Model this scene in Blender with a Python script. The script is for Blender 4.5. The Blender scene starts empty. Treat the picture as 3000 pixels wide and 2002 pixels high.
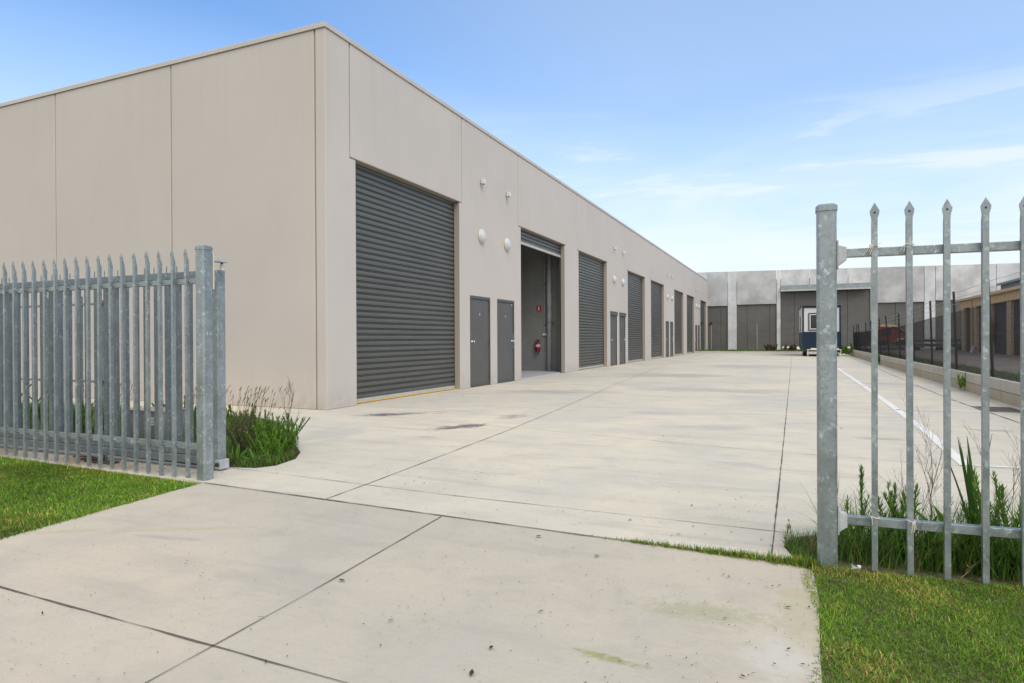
import bpy, math, random
import numpy as np
from mathutils import Vector, Matrix
D = bpy.data
sc = bpy.context.scene
COL = sc.collection
rnd = random.Random(7)
R = math.radians

# ------------------------------------------------------------------ camera
cam = D.cameras.new("camera"); co = D.objects.new("camera", cam); COL.objects.link(co)
cam.sensor_width = 36; cam.lens = 1884.146 / 3000 * 36; cam.clip_start = 0.05; cam.clip_end = 2000
r_ = Vector((0.91638164, 0.40027647, -0.00484154)); u_ = Vector((0.00292817, 0.00539159, 0.99998118)); f_ = Vector((-0.40029504, 0.91637857, -0.00376868))
M = Matrix((r_, u_, -f_)).transposed().to_4x4(); M.translation = Vector((0, 0, 1.13))
co.matrix_world = M
sc.camera = co

# ------------------------------------------------------------------ sky, sun, exposure
SUN_EL, SUN_AZ = 52, 128          # azimuth clockwise from +Y
w = D.worlds.new("World"); sc.world = w; w.use_nodes = True
nt = w.node_tree; nt.nodes.clear()
def N(t, typ, **kw):
    n = t.nodes.new(typ)
    for k, v in kw.items():
        if k in n.inputs: n.inputs[k].default_value = v
        else: setattr(n, k, v)
    return n
out = N(nt, 'ShaderNodeOutputWorld'); bg = N(nt, 'ShaderNodeBackground'); nt.links.new(bg.outputs[0], out.inputs[0])
sky = N(nt, 'ShaderNodeTexSky', sky_type='NISHITA', sun_disc=False, sun_elevation=R(SUN_EL), sun_rotation=R(SUN_AZ), altitude=50, air_density=1.0, dust_density=0.6, ozone_density=1.6)
tc = N(nt, 'ShaderNodeTexCoord'); sep = N(nt, 'ShaderNodeSeparateXYZ'); nt.links.new(tc.outputs['Generated'], sep.inputs[0])
def MA(t, op, a, b=None, c=None, clamp=False):
    n = t.nodes.new('ShaderNodeMath'); n.operation = op; n.use_clamp = clamp
    for i, v in enumerate((a, b, c)):
        if v is None: continue
        if isinstance(v, (int, float)): n.inputs[i].default_value = v
        else: t.links.new(v, n.inputs[i])
    return n.outputs[0]
def MR(t, v, a, b, c=0.0, d=1.0, smooth=True):
    n = t.nodes.new('ShaderNodeMapRange'); n.interpolation_type = 'SMOOTHSTEP' if smooth else 'LINEAR'
    t.links.new(v, n.inputs[0])
    for i, x in enumerate((a, b, c, d)): n.inputs[i + 1].default_value = x
    return n.outputs[0]
def MIX(t, fac, a, b, mode='MIX'):
    n = t.nodes.new('ShaderNodeMix'); n.data_type = 'RGBA'; n.blend_type = mode
    for i, v in ((0, fac), (6, a), (7, b)):
        if isinstance(v, (int, float)): n.inputs[i].default_value = v
        elif isinstance(v, tuple): n.inputs[i].default_value = (*v[:3], 1)
        else: t.links.new(v, n.inputs[i])
    return n.outputs[2]
def NOI(t, vec, scale, detail=4, rough=.55, dist=0.0, sc3=None):
    if sc3 is not None:
        m = t.nodes.new('ShaderNodeMapping'); m.inputs['Scale'].default_value = sc3; t.links.new(vec, m.inputs[0]); vec = m.outputs[0]
    n = t.nodes.new('ShaderNodeTexNoise'); t.links.new(vec, n.inputs['Vector'])
    n.inputs['Scale'].default_value = scale; n.inputs['Detail'].default_value = detail; n.inputs['Roughness'].default_value = rough; n.inputs['Distortion'].default_value = dist
    return n.outputs[0]
# planar cloud coordinates: direction / (z + .12)
zc = MA(nt, 'ADD', MA(nt, 'MAXIMUM', sep.outputs[2], 0.0), 0.12)
cmb = nt.nodes.new('ShaderNodeCombineXYZ')
nt.links.new(MA(nt, 'DIVIDE', sep.outputs[0], zc), cmb.inputs[0]); nt.links.new(MA(nt, 'DIVIDE', sep.outputs[1], zc), cmb.inputs[1])
c1 = NOI(nt, cmb.outputs[0], 0.9, 8, .6, .4, (1.0, .55, 1))
c2 = NOI(nt, cmb.outputs[0], 2.2, 8, .62, .8, (.35, 1.3, 1))
wisp = MA(nt, 'MULTIPLY', MR(nt, c1, .46, .78), MR(nt, c2, .3, .8))
front = MA(nt, 'MULTIPLY', wisp, MR(nt, sep.outputs[2], .55, .15, .25, 1.6))
haze = MR(nt, sep.outputs[2], .45, .08, 0, 1.0, False)
# broad bright cloud sheet behind the viewer and overhead
back = MA(nt, 'MULTIPLY', MR(nt, MA(nt, 'SUBTRACT', MA(nt, 'MULTIPLY', sep.outputs[2], .55), sep.outputs[1]), -.15, .45), MR(nt, c1, .25, .6, .45, 1.0))
st1 = NOI(nt, tc.outputs['Generated'], 1.0, 8, .6, .5, (2.0, 2.0, 13)); st2 = NOI(nt, tc.outputs['Generated'], 1.0, 5, .5, .2, (1.3, 1.3, 3.0))
cirrus = MA(nt, 'MULTIPLY', MA(nt, 'MULTIPLY', MR(nt, st1, .36, .60), MR(nt, st2, .28, .50)), MR(nt, sep.outputs[2], .42, .22))
veil = MA(nt, 'MULTIPLY', MR(nt, sep.outputs[0], -.85, -.15, 0, .34), MR(nt, sep.outputs[2], .75, .45, .5, 1))
hz = MA(nt, 'MAXIMUM', haze, veil)
cl = MA(nt, 'MAXIMUM', MA(nt, 'MAXIMUM', MA(nt, 'MULTIPLY', cirrus, .8), back), hz, clamp=True)
skyc = MIX(nt, 1.0, sky.outputs[0], (0.80, 1.08, 1.32), 'MULTIPLY')
cc = MIX(nt, back, MIX(nt, MA(nt, 'MULTIPLY', cirrus, .9), (4.15, 5.0, 5.9), (5.2, 5.5, 5.8)), (7.2, 7.0, 6.7))
skyt = MIX(nt, cl, skyc, cc)
nt.links.new(skyt, bg.inputs[0]); bg.inputs[1].default_value = 0.15
sun = D.lights.new("sun", 'SUN'); sun.energy = 1.5; sun.angle = R(35); sun.color = (1, .955, .89)
so = D.objects.new("sun", sun); COL.objects.link(so)
az, el = R(SUN_AZ), R(SUN_EL)
sdir = Vector((math.sin(az) * math.cos(el), math.cos(az) * math.cos(el), math.sin(el)))
so.rotation_euler = sdir.to_track_quat('Z', 'Y').to_euler(); so.location = (5, -5, 12)
sc.view_settings.view_transform = 'Standard'; sc.view_settings.look = 'None'; sc.view_settings.gamma = 1
sc.view_settings.exposure = 0.3
sc.render.engine = 'CYCLES'
sc.cycles.use_denoising = True
sc.cycles.max_bounces = 8

# ------------------------------------------------------------------ helpers
class MB:
    def __init__(s): s.v = []; s.f = []; s.m = []
    def box(s, x0, x1, y0, y1, z0, z1, mi=0):
        b = len(s.v)
        s.v += [(x, y, z) for z in (z0, z1) for y in (y0, y1) for x in (x0, x1)]
        for q in ((0, 2, 3, 1), (4, 5, 7, 6), (0, 1, 5, 4), (2, 6, 7, 3), (0, 4, 6, 2), (1, 3, 7, 5)): s.f.append([b + i for i in q]); s.m.append(mi)
        return s
    def quad(s, *p, mi=0):
        b = len(s.v); s.v += [tuple(q) for q in p]; s.f.append(list(range(b, b + len(p)))); s.m.append(mi); return s
    def prism(s, pts, axis, a, b, mi=0):
        """polygon pts (2D) extruded along axis from a to b"""
        n = len(pts); k = len(s.v)
        def P(p, t): return {'x': (t, p[0], p[1]), 'y': (p[0], t, p[1]), 'z': (p[0], p[1], t)}[axis]
        s.v += [P(p, a) for p in pts] + [P(p, b) for p in pts]
        s.f.append([k + i for i in range(n)][::-1]); s.f.append([k + n + i for i in range(n)]); s.m += [mi, mi]
        for i in range(n): j = (i + 1) % n; s.f.append([k + i, k + j, k + n + j, k + n + i]); s.m.append(mi)
        return s
    def tube(s, pts, r, n=8, mi=0, cap=True):
        pts = [Vector(p) for p in pts]; k = len(s.v); rr = r if isinstance(r, (list, tuple)) else [r] * len(pts)
        for i, p in enumerate(pts):
            t = (pts[min(i + 1, len(pts) - 1)] - pts[max(i - 1, 0)]).normalized()
            a = t.cross(Vector((0, 0, 1)) if abs(t.z) < .9 else Vector((1, 0, 0))).normalized(); b = t.cross(a)
            for j in range(n):
                th = 2 * math.pi * j / n; s.v.append(tuple(p + (a * math.cos(th) + b * math.sin(th)) * rr[i]))
        for i in range(len(pts) - 1):
            for j in range(n):
                q = (j + 1) % n; s.f.append([k + i * n + j, k + i * n + q, k + (i + 1) * n + q, k + (i + 1) * n + j]); s.m.append(mi)
        if cap:
            s.f.append([k + j for j in range(n)][::-1]); s.f.append([k + (len(pts) - 1) * n + j for j in range(n)]); s.m += [mi, mi]
        return s
    def lathe(s, prof, c, axis=Vector((0, 0, 1)), n=24, mi=0):
        axis = Vector(axis).normalized(); a = axis.cross(Vector((0, 0, 1)) if abs(axis.z) < .9 else Vector((1, 0, 0))).normalized(); b = axis.cross(a); c = Vector(c); k = len(s.v)
        for rr, h in prof:
            for j in range(n):
                th = 2 * math.pi * j / n; s.v.append(tuple(c + axis * h + (a * math.cos(th) + b * math.sin(th)) * rr))
        for i in range(len(prof) - 1):
            for j in range(n):
                q = (j + 1) % n; s.f.append([k + i * n + j, k + i * n + q, k + (i + 1) * n + q, k + (i + 1) * n + j]); s.m.append(mi)
        s.f.append([k + j for j in range(n)]); s.f.append([k + (len(prof) - 1) * n + j for j in range(n)][::-1]); s.m += [mi, mi]
        return s
def root_off(p):
    o = Vector((0, 0, 0))
    while p is not None: o += p.location; p = p.parent
    return o
def finish(name, me, mats, parent, bevel=0, smooth=False, recalc=False):
    for m in (mats if isinstance(mats, (list, tuple)) else [mats]): me.materials.append(m)
    if recalc:
        import bmesh
        bm = bmesh.new(); bm.from_mesh(me); bmesh.ops.recalc_face_normals(bm, faces=bm.faces); bm.to_mesh(me); bm.free()
    if smooth:
        me.polygons.foreach_set('use_smooth', [True] * len(me.polygons))
    o = D.objects.new(name, me); COL.objects.link(o)
    if parent is not None: o.parent = parent
    if bevel:
        b = o.modifiers.new('bevel', 'BEVEL'); b.width = bevel; b.segments = 2; b.limit_method = 'ANGLE'; b.angle_limit = R(50)
    return o
def part(name, mb, mats, parent=None, bevel=0, smooth=False, local=False, recalc=True, label=None):
    me = D.meshes.new(name)
    off = Vector((0, 0, 0)) if (local or parent is None) else root_off(parent)
    me.from_pydata([(v[0] - off.x, v[1] - off.y, v[2] - off.z) for v in mb.v], [], mb.f)
    me.polygons.foreach_set('material_index', mb.m); me.update()
    o = finish(name, me, mats, parent, bevel, smooth, recalc)
    if label: o['label'] = label
    return o
def thing(name, label, cat, loc=(0, 0, 0), rotz=0, group=None):
    o = D.objects.new(name, None); COL.objects.link(o); o.location = loc; o.rotation_euler = (0, 0, rotz); o.empty_display_size = .2
    return tag(o, label, cat, group)
def tag(o, label, cat, group=None, kind=None):
    o['label'] = label; o['category'] = cat
    if group: o['group'] = group
    if kind: o['kind'] = kind
    return o
def struct(name, mb, mats, label=None, **kw):
    o = part(name, mb, mats, None, **kw); o['kind'] = 'structure'
    if label: o['label'] = label
    return o
def copy_tree(o, loc=None, parent=None):
    c = o.copy(); COL.objects.link(c)
    if parent is not None: c.parent = parent
    if loc is not None: c.location = loc
    for ch in list(o.children): copy_tree(ch, None, c)
    return c

# ------------------------------------------------------------------ materials
def base(name, rough=.7, metal=0.0, spec=.5):
    m = D.materials.new(name); m.use_nodes = True; t = m.node_tree
    b = t.nodes['Principled BSDF']; b.inputs['Roughness'].default_value = rough; b.inputs['Metallic'].default_value = metal; b.inputs['Specular IOR Level'].default_value = spec
    g = t.nodes.new('ShaderNodeNewGeometry')
    return m, t, b, g.outputs['Position']
def bumpit(t, b, h, strength, dist):
    n = t.nodes.new('ShaderNodeBump'); n.inputs['Strength'].default_value = strength; n.inputs['Distance'].default_value = dist
    t.links.new(h, n.inputs['Height']); t.links.new(n.outputs[0], b.inputs['Normal'])
def mat(name, col, rough=.7, metal=0.0, var=.12, scale=3, bump=.2, bscale=60, bd=.003, spec=.5, sc3=None, col2=None):
    m, t, b, pos = base(name, rough, metal, spec)
    n = NOI(t, pos, scale, 6, .6, .3, sc3)
    a = tuple(c * (1 - var) for c in col); c = col2 or tuple(min(1, c * (1 + var)) for c in col)
    x = MIX(t, MR(t, n, .3, .7), a, c)
    n2 = NOI(t, pos, scale * 7, 4, .6)
    x = MIX(t, MR(t, n2, .35, .75, 0, var * 1.2), x, tuple(q * .6 for q in col))
    t.links.new(x, b.inputs['Base Color'])
    if bump: bumpit(t, b, NOI(t, pos, bscale, 4, .6), bump, bd)
    return m
def concrete(name, col, dark=.75, stains=(), rough=.85, streak=1.0, warm=(1.06, 1.0, .90)):
    m, t, b, pos = base(name, rough, 0, .3)
    n1 = NOI(t, pos, .45, 6, .6, .6); n2 = NOI(t, pos, 2.3, 8, .65, .5); n3 = NOI(t, pos, 55, 3, .6)
    st = NOI(t, pos, 1.6, 8, .7, .3, (.35, 2.6, 1))
    x = MIX(t, MR(t, n1, .3, .72), tuple(c * .90 for c in col), tuple(c * 1.06 * k for c, k in zip(col, warm)))
    x = MIX(t, MR(t, n2, .42, .72, 0, .42), x, tuple(c * .72 for c in col))
    x = MIX(t, MR(t, st, .50, .70, 0, .50 * streak), x, tuple(c * .62 for c in col))
    x = MIX(t, MR(t, st, .45, .22, 0, .22), x, tuple(min(.9, c * 1.22) for c in col))
    x = MIX(t, MR(t, n3, .3, .8, 0, .25), x, tuple(c * .72 for c in col))
    x = MIX(t, MR(t, NOI(t, pos, 14, 6, .75, .3, (.5, 2.2, 1)), .52, .75, 0, .30), x, tuple(c * .66 for c in col))
    # small dark specks
    vo = t.nodes.new('ShaderNodeTexVoronoi'); vo.inputs['Scale'].default_value = 7.5; t.links.new(pos, vo.inputs['Vector'])
    sp = MA(t, 'MULTIPLY', MR(t, vo.outputs['Distance'], .07, .045), MR(t, NOI(t, pos, 1.1, 3), .5, .66))
    x = MIX(t, MA(t, 'MULTIPLY', sp, .65), x, tuple(c * .3 for c in col))
    sep = t.nodes.new('ShaderNodeSeparateXYZ'); t.links.new(pos, sep.inputs[0])
    for (cx, cy, rx, ry, ang, c, amt, nsx, nsy) in stains:
        ca, sa = math.cos(ang), math.sin(ang)
        dx = MA(t, 'SUBTRACT', sep.outputs[0], cx); dy = MA(t, 'SUBTRACT', sep.outputs[1], cy)
        ex = MA(t, 'DIVIDE', MA(t, 'ADD', MA(t, 'MULTIPLY', dx, ca), MA(t, 'MULTIPLY', dy, sa)), rx)
        ey = MA(t, 'DIVIDE', MA(t, 'SUBTRACT', MA(t, 'MULTIPLY', dy, ca), MA(t, 'MULTIPLY', dx, sa)), ry)
        rr = MA(t, 'ADD', MA(t, 'MULTIPLY', ex, ex), MA(t, 'MULTIPLY', ey, ey))
        nn = NOI(t, pos, 1.0, 8, .75, .4, (nsx, nsy, 1))
        mk = MR(t, MA(t, 'SUBTRACT', MA(t, 'ADD', MA(t, 'MULTIPLY', nn, 3.4), -.95), rr), .0, .8, 0, min(1, amt * 1.25))
        x = MIX(t, mk, x, c)
    t.links.new(x, b.inputs['Base Color'])
    bumpit(t, b, NOI(t, pos, 90, 4, .7), .25, .002)
    return m
def galv(name, col=(.31, .35, .355), metal=.55, rough=.42):
    m, t, b, pos = base(name, rough, metal, .5)
    vo = t.nodes.new('ShaderNodeTexVoronoi'); vo.inputs['Scale'].default_value = 75
    mp = t.nodes.new('ShaderNodeMapping'); mp.inputs['Scale'].default_value = (1, 1, .7); t.links.new(pos, mp.inputs[0])
    ds = t.nodes.new('ShaderNodeVectorMath'); ds.operation = 'ADD'
    nz = t.nodes.new('ShaderNodeTexNoise'); nz.inputs['Scale'].default_value = 60; nz.inputs['Detail'].default_value = 4
    t.links.new(pos, nz.inputs['Vector']); vm = t.nodes.new('ShaderNodeVectorMath'); vm.operation = 'SCALE'; vm.inputs['Scale'].default_value = .02
    t.links.new(nz.outputs['Color'], vm.inputs[0]); t.links.new(mp.outputs[0], ds.inputs[0]); t.links.new(vm.outputs[0], ds.inputs[1]); t.links.new(ds.outputs[0], vo.inputs['Vector'])
    sp = t.nodes.new('ShaderNodeSeparateColor'); t.links.new(vo.outputs['Color'], sp.inputs[0])
    big = NOI(t, pos, 5, 6, .65); f = MA(t, 'MULTIPLY', MR(t, sp.outputs[0], .62, .95), MR(t, NOI(t, pos, 18, 3), .45, .65))
    x = MIX(t, MR(t, big, .3, .7), tuple(c * .82 for c in col), tuple(c * 1.12 for c in col))
    x = MIX(t, MA(t, 'MULTIPLY', f, .85), x, tuple(min(.9, c * 1.75) for c in col))
    x = MIX(t, MR(t, NOI(t, pos, 45, 4, .7), .48, .7, 0, .6), x, tuple(c * .6 for c in col))
    t.links.new(x, b.inputs['Base Color'])
    t.links.new(MR(t, big, .3, .7, rough - .08, rough + .14), b.inputs['Roughness'])
    bumpit(t, b, NOI(t, pos, 120, 3, .6), .12, .001)
    return m
def leafmat(name, tint=True, col=(.08, .13, .03), trans=.35, rough=.5):
    m, t, b, pos = base(name, rough, 0, .12)
    if tint:
        a = t.nodes.new('ShaderNodeAttribute'); a.attribute_name = 'tint'; c = a.outputs['Color']
    else:
        c = MIX(t, MR(t, NOI(t, pos, 9, 3), .3, .7), tuple(k * .7 for k in col), tuple(k * 1.25 for k in col))
    t.links.new(c, b.inputs['Base Color'])
    tr = t.nodes.new('ShaderNodeBsdfTranslucent'); t.links.new(c, tr.inputs[0])
    mx = t.nodes.new('ShaderNodeMixShader'); mx.inputs[0].default_value = trans
    t.links.new(b.outputs[0], mx.inputs[1]); t.links.new(tr.outputs[0], mx.inputs[2]); t.links.new(mx.outputs[0], t.nodes['Material Output'].inputs[0])
    return m

PAINT = (.548, .500, .452)
def wallpaint(name, col, topshift=True):
    m, t, b, pos = base(name, .78, 0, .25)
    n1 = NOI(t, pos, .35, 5, .6, .5); n2 = NOI(t, pos, 1.4, 7, .65, .4, (1, 1, .4))
    x = MIX(t, MR(t, n1, .3, .7), tuple(c * .97 for c in col), tuple(c * 1.03 for c in col))
    x = MIX(t, MR(t, n2, .45, .75, 0, .10), x, tuple(c * .72 for c in col))
    x = MIX(t, MR(t, NOI(t, pos, 4, 6, .7, 0, (3, 3, .12)), .55, .8, 0, .09), x, tuple(c * .6 for c in col))
    vo = t.nodes.new('ShaderNodeTexVoronoi'); vo.inputs['Scale'].default_value = 5; t.links.new(pos, vo.inputs['Vector'])
    x = MIX(t, MA(t, 'MULTIPLY', MR(t, vo.outputs['Distance'], .04, .025), .35), x, tuple(c * .45 for c in col))
    sz = t.nodes.new('ShaderNodeSeparateXYZ'); t.links.new(pos, sz.inputs[0])
    run = MA(t, 'MULTIPLY', MR(t, NOI(t, pos, 1.0, 7, .7, 0, (5, 5, .10)), .50, .72), MR(t, sz.outputs[2], 3.6, 6.1, 0, .12))
    x = MIX(t, run, x, tuple(c * .62 for c in col))
    spl = MA(t, 'MULTIPLY', MR(t, NOI(t, pos, 6.0, 6, .7), .35, .7), MR(t, sz.outputs[2], .45, .0, 0, .35))
    x = MIX(t, spl, x, (.30, .24, .17))
    t.links.new(x, b.inputs['Base Color'])
    bumpit(t, b, NOI(t, pos, 70, 3, .6), .06, .0012)
    return m
M_wall = wallpaint('beige_render', PAINT)
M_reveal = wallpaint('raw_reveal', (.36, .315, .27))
M_flash = mat('flashing', (.52, .48, .43), .45, 0, .05, 1, .0)
M_seal = mat('sealant', (.34, .28, .20), .8, 0, .15, 6, .2)
M_roll = mat('roller_grey', (.100, .102, .092), .42, .0, .10, 3, .03, 30, .002, sc3=(1, .25, 3))
M_rail = mat('alloy_rail', (.55, .53, .48), .45, .3, .08, 5, 0)
M_yel = mat('yellow_rubber', (.75, .45, .02), .6, 0, .1, 8, 0)
M_door = mat('door_grey', (.098, .098, .092), .5, 0, .07, 2.5, .08, 30)
M_frame = mat('frame_grey', (.085, .09, .082), .5, 0, .08, 3, .05)
M_hinge = mat('hinge_dark', (.03, .03, .03), .5, 0, .1, 5, 0)
M_chrome = mat('chrome', (.75, .75, .75), .14, 1.0, .03, 3, 0)
M_steel = mat('brushed_steel', (.42, .41, .38), .38, .75, .1, 4, .1, 200, .0005, sc3=(1, 1, .1))
M_white = mat('white_plastic', (.66, .65, .62), .4, 0, .03, 5, 0)
M_cream = mat('cream_ring', (.62, .57, .46), .4, 0, .03, 5, 0)
M_opal = mat('opal_glass', (.57, .58, .59), .25, 0, .02, 3, 0)
M_galv = galv('galvanised')
M_galvd = galv('galvanised_dull', (.20, .232, .245), .45, .5)
M_bracket = mat('painted_bracket', (.45, .46, .46), .5, 0, .15, 20, .1)
M_string = mat('string', (.68, .62, .52), .9, 0, .1, 30, 0)
SCUFF = (.15, .135, .135)
M_yard = concrete('yard_concrete', (.588, .545, .462), stains=[
    (-5.6, 8.15, .70, .26, .75, SCUFF, .85, 3, 7), (-3.95, 7.35, .62, .22, 1.05, SCUFF, .78, 8, 3), (-3.75, 8.6, .45, .25, 1.3, (.25, .22, .21), .5, 7, 3),
    (-5.05, 8.75, .55, .10, .5, (.42, .27, .14), .6, 3, 8), (-4.95, 8.5, .12, .04, .5, (.08, .045, .02), .95, 5, 12),
    (-3.9, 6.45, .22, .05, .15, (.28, .26, .25), .55, 3, 9), (-5.1, 6.2, .5, .9, .2, (.36, .36, .34), .35, 5, 1),
    (-.9, 8.5, .7, .35, .2, (.34, .32, .31), .35, 2, 7), (-1.8, 9.8, .8, .4, .1, (.34, .32, .31), .3, 1.5, 6), (-.5, 6.1, .35, .12, 0, (.34, .33, .32), .35, 2, 9),
    (-4.6, 13.0, 1.6, .8, .3, (.30, .28, .27), .45, 1, 5), (-1.5, 14.5, 2.2, .9, .0, (.32, .30, .28), .42, .8, 5), (-3.5, 20, 2.5, 1.6, .1, (.30, .28, .27), .42, .6, 3), (-1.5, 27, 3, 2.5, 0, (.32, .30, .29), .42, .6, 3),
    (.9, 8.2, .4, .12, 0, (.26, .25, .24), .5, 2, 9), (2.2, 9.4, .35, .15, 0, (.26, .25, .24), .5, 2, 9), (1.9, 18, 1.0, .8, 0, (.30, .28, .27), .4, 1, 4)])
M_drive = concrete('driveway_concrete', (.492, .448, .378), stains=[
    (-.35, 2.75, .38, .14, .1, (.30, .31, .16), .40, 22, 30), (.02, 2.9, .12, .5, 0, (.40, .36, .22), .45, 6, 5), (-.05, 2.45, .16, .25, 0, (.55, .53, .48), .4, 5, 5),
    (-.62, 2.22, .20, .035, -.1, (.26, .27, .09), .65, 18, 30), (-3.35, 2.75, .6, .05, .5, (.38, .37, .20), .40, 22, 30), (-3.95, 2.45, .35, .05, .6, (.38, .37, .20), .40, 22, 30),
    (-2.2, 2.3, .5, .35, .3, (.36, .33, .29), .35, 2, 5), (-3.3, 2.6, .35, .06, .2, (.33, .32, .31), .5, 3, 14)], streak=.5)
M_strip = concrete('strip_concrete', (.54, .50, .44), stains=[(-6.0, 3.95, .9, .25, 0, (.40, .27, .19), .6, 2, 4), (-7.6, 3.95, .9, .25, 0, (.40, .29, .21), .5, 2, 4)], streak=.6)
M_joint = mat('joint_dark', (.11, .10, .085), .9, 0, .3, 20, .2)
M_paint = mat('line_paint', (.72, .70, .64), .7, 0, .06, 5, .15, 60)
M_soil = mat('soil', (.060, .042, .028), .95, 0, .4, 7, 1.0, 25, .03)
M_soilg = mat('soil_green', (.055, .055, .022), .95, 0, .45, 6, 1.0, 25, .02)
M_thatch = mat('thatch', (.105, .115, .035), .95, 0, .4, 14, .6, 60, .01, col2=(.16, .14, .06))
M_ground = mat('far_ground', (.10, .11, .06), .95, 0, .3, .3, .4, 5, .02)
M_grass = leafmat('grass_blades', trans=.3); M_leaf = leafmat('weed_leaves', trans=.4)
M_stem = leafmat('dry_stems', True, trans=.05, rough=.8)

# ------------------------------------------------------------------ ground, paving
g = MB().quad((-700, -700, -.06), (700, -700, -.06), (700, 900, -.06), (-700, 900, -.06)); struct('ground', g, M_ground)
def poly(mb, pts, z, th=.05):
    mb.prism(pts, 'z', z - th, z); return mb
CX, CY = -6.876, 8.289
# yard: big concrete surface, with the left bed cut out along an arc
bed_edge = [(-4.66, 4.22), (-4.36, 4.30), (-4.27, 4.45), (-4.34, 4.78), (-4.55, 5.08), (-4.86, 5.36), (-5.35, 5.80), (-5.95, 6.35), (-6.65, 6.95), (-7.4, 7.25), (-16, 7.35)]
yd = MB()
poly(yd, [(-4.30, 3.71), (-2.07, 3.60), (.03, 3.52), (.0, 3.60), (-.05, 3.78), (-.03, 3.92), (.05, 4.02), (.2, 4.10), (.5, 4.14), (3.3, 4.2), (3.3, 60), (-7.10, 60), (-7.10, CY + .02), (-16, CY + .02)] + bed_edge[::-1] + [(-4.66, 3.73)], 0)
struct('yard_pavement', yd, M_yard)
sl = MB().box(-25.8, CX - .176, 8.46, 58.6, -.05, .026); struct('warehouse_floor', sl, mat('floor_grey', (.40, .41, .42), .55, 0, .06, 1.5, .1))
dv = MB(); poly(dv, [(-4.31, 3.692), (-2.07, 3.588), (.02, 3.500), (.085, 3.44), (.10, 3.1), (.085, 2.5), (.085, 2.2), (.1, -1), (-3.8, -1), (-4.17, 2.2), (-4.24, 2.9)], -.003)
struct('driveway', dv, M_drive)
st = MB(); poly(st, [(-4.33, 3.700), (-7.2, 3.80), (-16, 4.08), (-16, 4.62), (-4.68, 4.20), (-4.68, 3.74)], -.006); struct('fence_strip', st, M_strip)
lw = MB(); poly(lw, [(-4.30, 3.69), (-4.16, 2.9), (-4.09, 2.2), (-3.7, -1), (-16, -1), (-16, 4.07), (-7.2, 3.79)], -.01); struct('lawn_soil', lw, M_thatch)
rw = MB(); poly(rw, [(-.03, 3.545), (.03, 3.45), (.05, 3.1), (.04, 2.5), (.04, 2.2), (.04, -1), (8, -1), (8, 4.5), (3.31, 4.5), (3.31, 4.19), (.5, 4.13), (.2, 4.09), (.06, 4.01), (-.02, 3.91), (-.04, 3.78), (.01, 3.61)], -.008); struct('bed_soil', rw, M_thatch)
lb = MB(); poly(lb, [(-4.66, 4.23)] + [(x + .008, y) for x, y in bed_edge[1:-1]][:0] + bed_edge[1:] + [(-16, 4.63)], .0, .06); 
for i, v in enumerate(lb.v):
    if v[2] > -.01: lb.v[i] = (v[0], v[1], -.012)
struct('garden_soil', lb, M_soil)

def strip(mb, pts, wd, z, jit=0):
    """thin ribbon along a polyline, width wd with a little jitter"""
    P = []
    for a, b in zip(pts[:-1], pts[1:]):
        a, b = Vector(a).to_3d(), Vector(b).to_3d(); n = max(1, int((b - a).length / .12)) if jit else 1
        for i in range(n): P.append(a.lerp(b, i / n))
    P.append(Vector(pts[-1]).to_3d()); k = len(mb.v)
    for i, p in enumerate(P):
        t = (P[min(i + 1, len(P) - 1)] - P[max(i - 1, 0)]).normalized(); nrm = Vector((-t.y, t.x, 0))
        w2 = wd * (.5 + (rnd.uniform(-jit, jit) if jit else 0)); off = nrm * (rnd.uniform(-jit, jit) * wd * .5 if jit else 0)
        mb.v.append((p + nrm * w2 + off)[:2] + (z,)); mb.v.append((p - nrm * w2 + off)[:2] + (z,))
    for i in range(len(P) - 1): mb.f.append([k + 2 * i, k + 2 * i + 1, k + 2 * i + 3, k + 2 * i + 2]); mb.m.append(0)
    return mb
for p in []: pass
def vec2(L): return [Vector((a, b, 0)) for a, b in L]
jt = MB()
strip(jt, vec2([(-4.30, 3.702), (-2.07, 3.596), (-1.12, 3.548), (.03, 3.508)]), .0085, .003, .35)
strip(jt, vec2([(-4.66, 4.215), (-4.30, 4.21), (-2.339, 4.085), (-.063, 4.044), (.04, 4.04)]), .005, .003, .3)
strip(jt, vec2([(-3.04, 3.65), (-3.061, 4.268), (-3.225, 7.16), (-3.42, 9.5), (-4.0, 15.5), (-4.85, 25.8), (-5.3, 34.3), (-5.9, 50)]), .008, .003, .25)
strip(jt, vec2([(-.104, 3.55), (-.098, 6.4), (-.092, 11), (-.08, 25), (-.072, 49.8)]), .008, .003, .3)
strip(jt, vec2([(-6.86, 8.10), (-5.47, 7.92), (-3.41, 7.52), (-2.32, 7.33), (-.39, 6.90), (1.35, 6.72), (3.3, 6.64)]), .005, .003, .3)
for y in (12.6, 19, 26, 33, 41): strip(jt, vec2([(-6.86, y + .4), (3.3, y - .2)]), .006, .003, .3)
strip(jt, vec2([(2.72, 4.6), (2.72, 10.2), (2.614, 13.8), (2.65, 18), (2.85, 28.4), (2.91, 38.2)]), .02, .003, .3)
struct('slab_joint', jt, M_joint)
jd = MB()
strip(jd, vec2([(-3.95, 1.80), (-3.35, 1.764), (-2.19, 1.738), (-1.345, 1.716), (.09, 1.68)]), .0065, .0015, .4)
strip(jd, vec2([(-1.99, .2), (-1.962, 1.457), (-1.97, 1.733), (-1.986, 2.254), (-2.06, 3.575)]), .0055, .0015, .3)
struct('driveway_joint', jd, M_joint)
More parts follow.
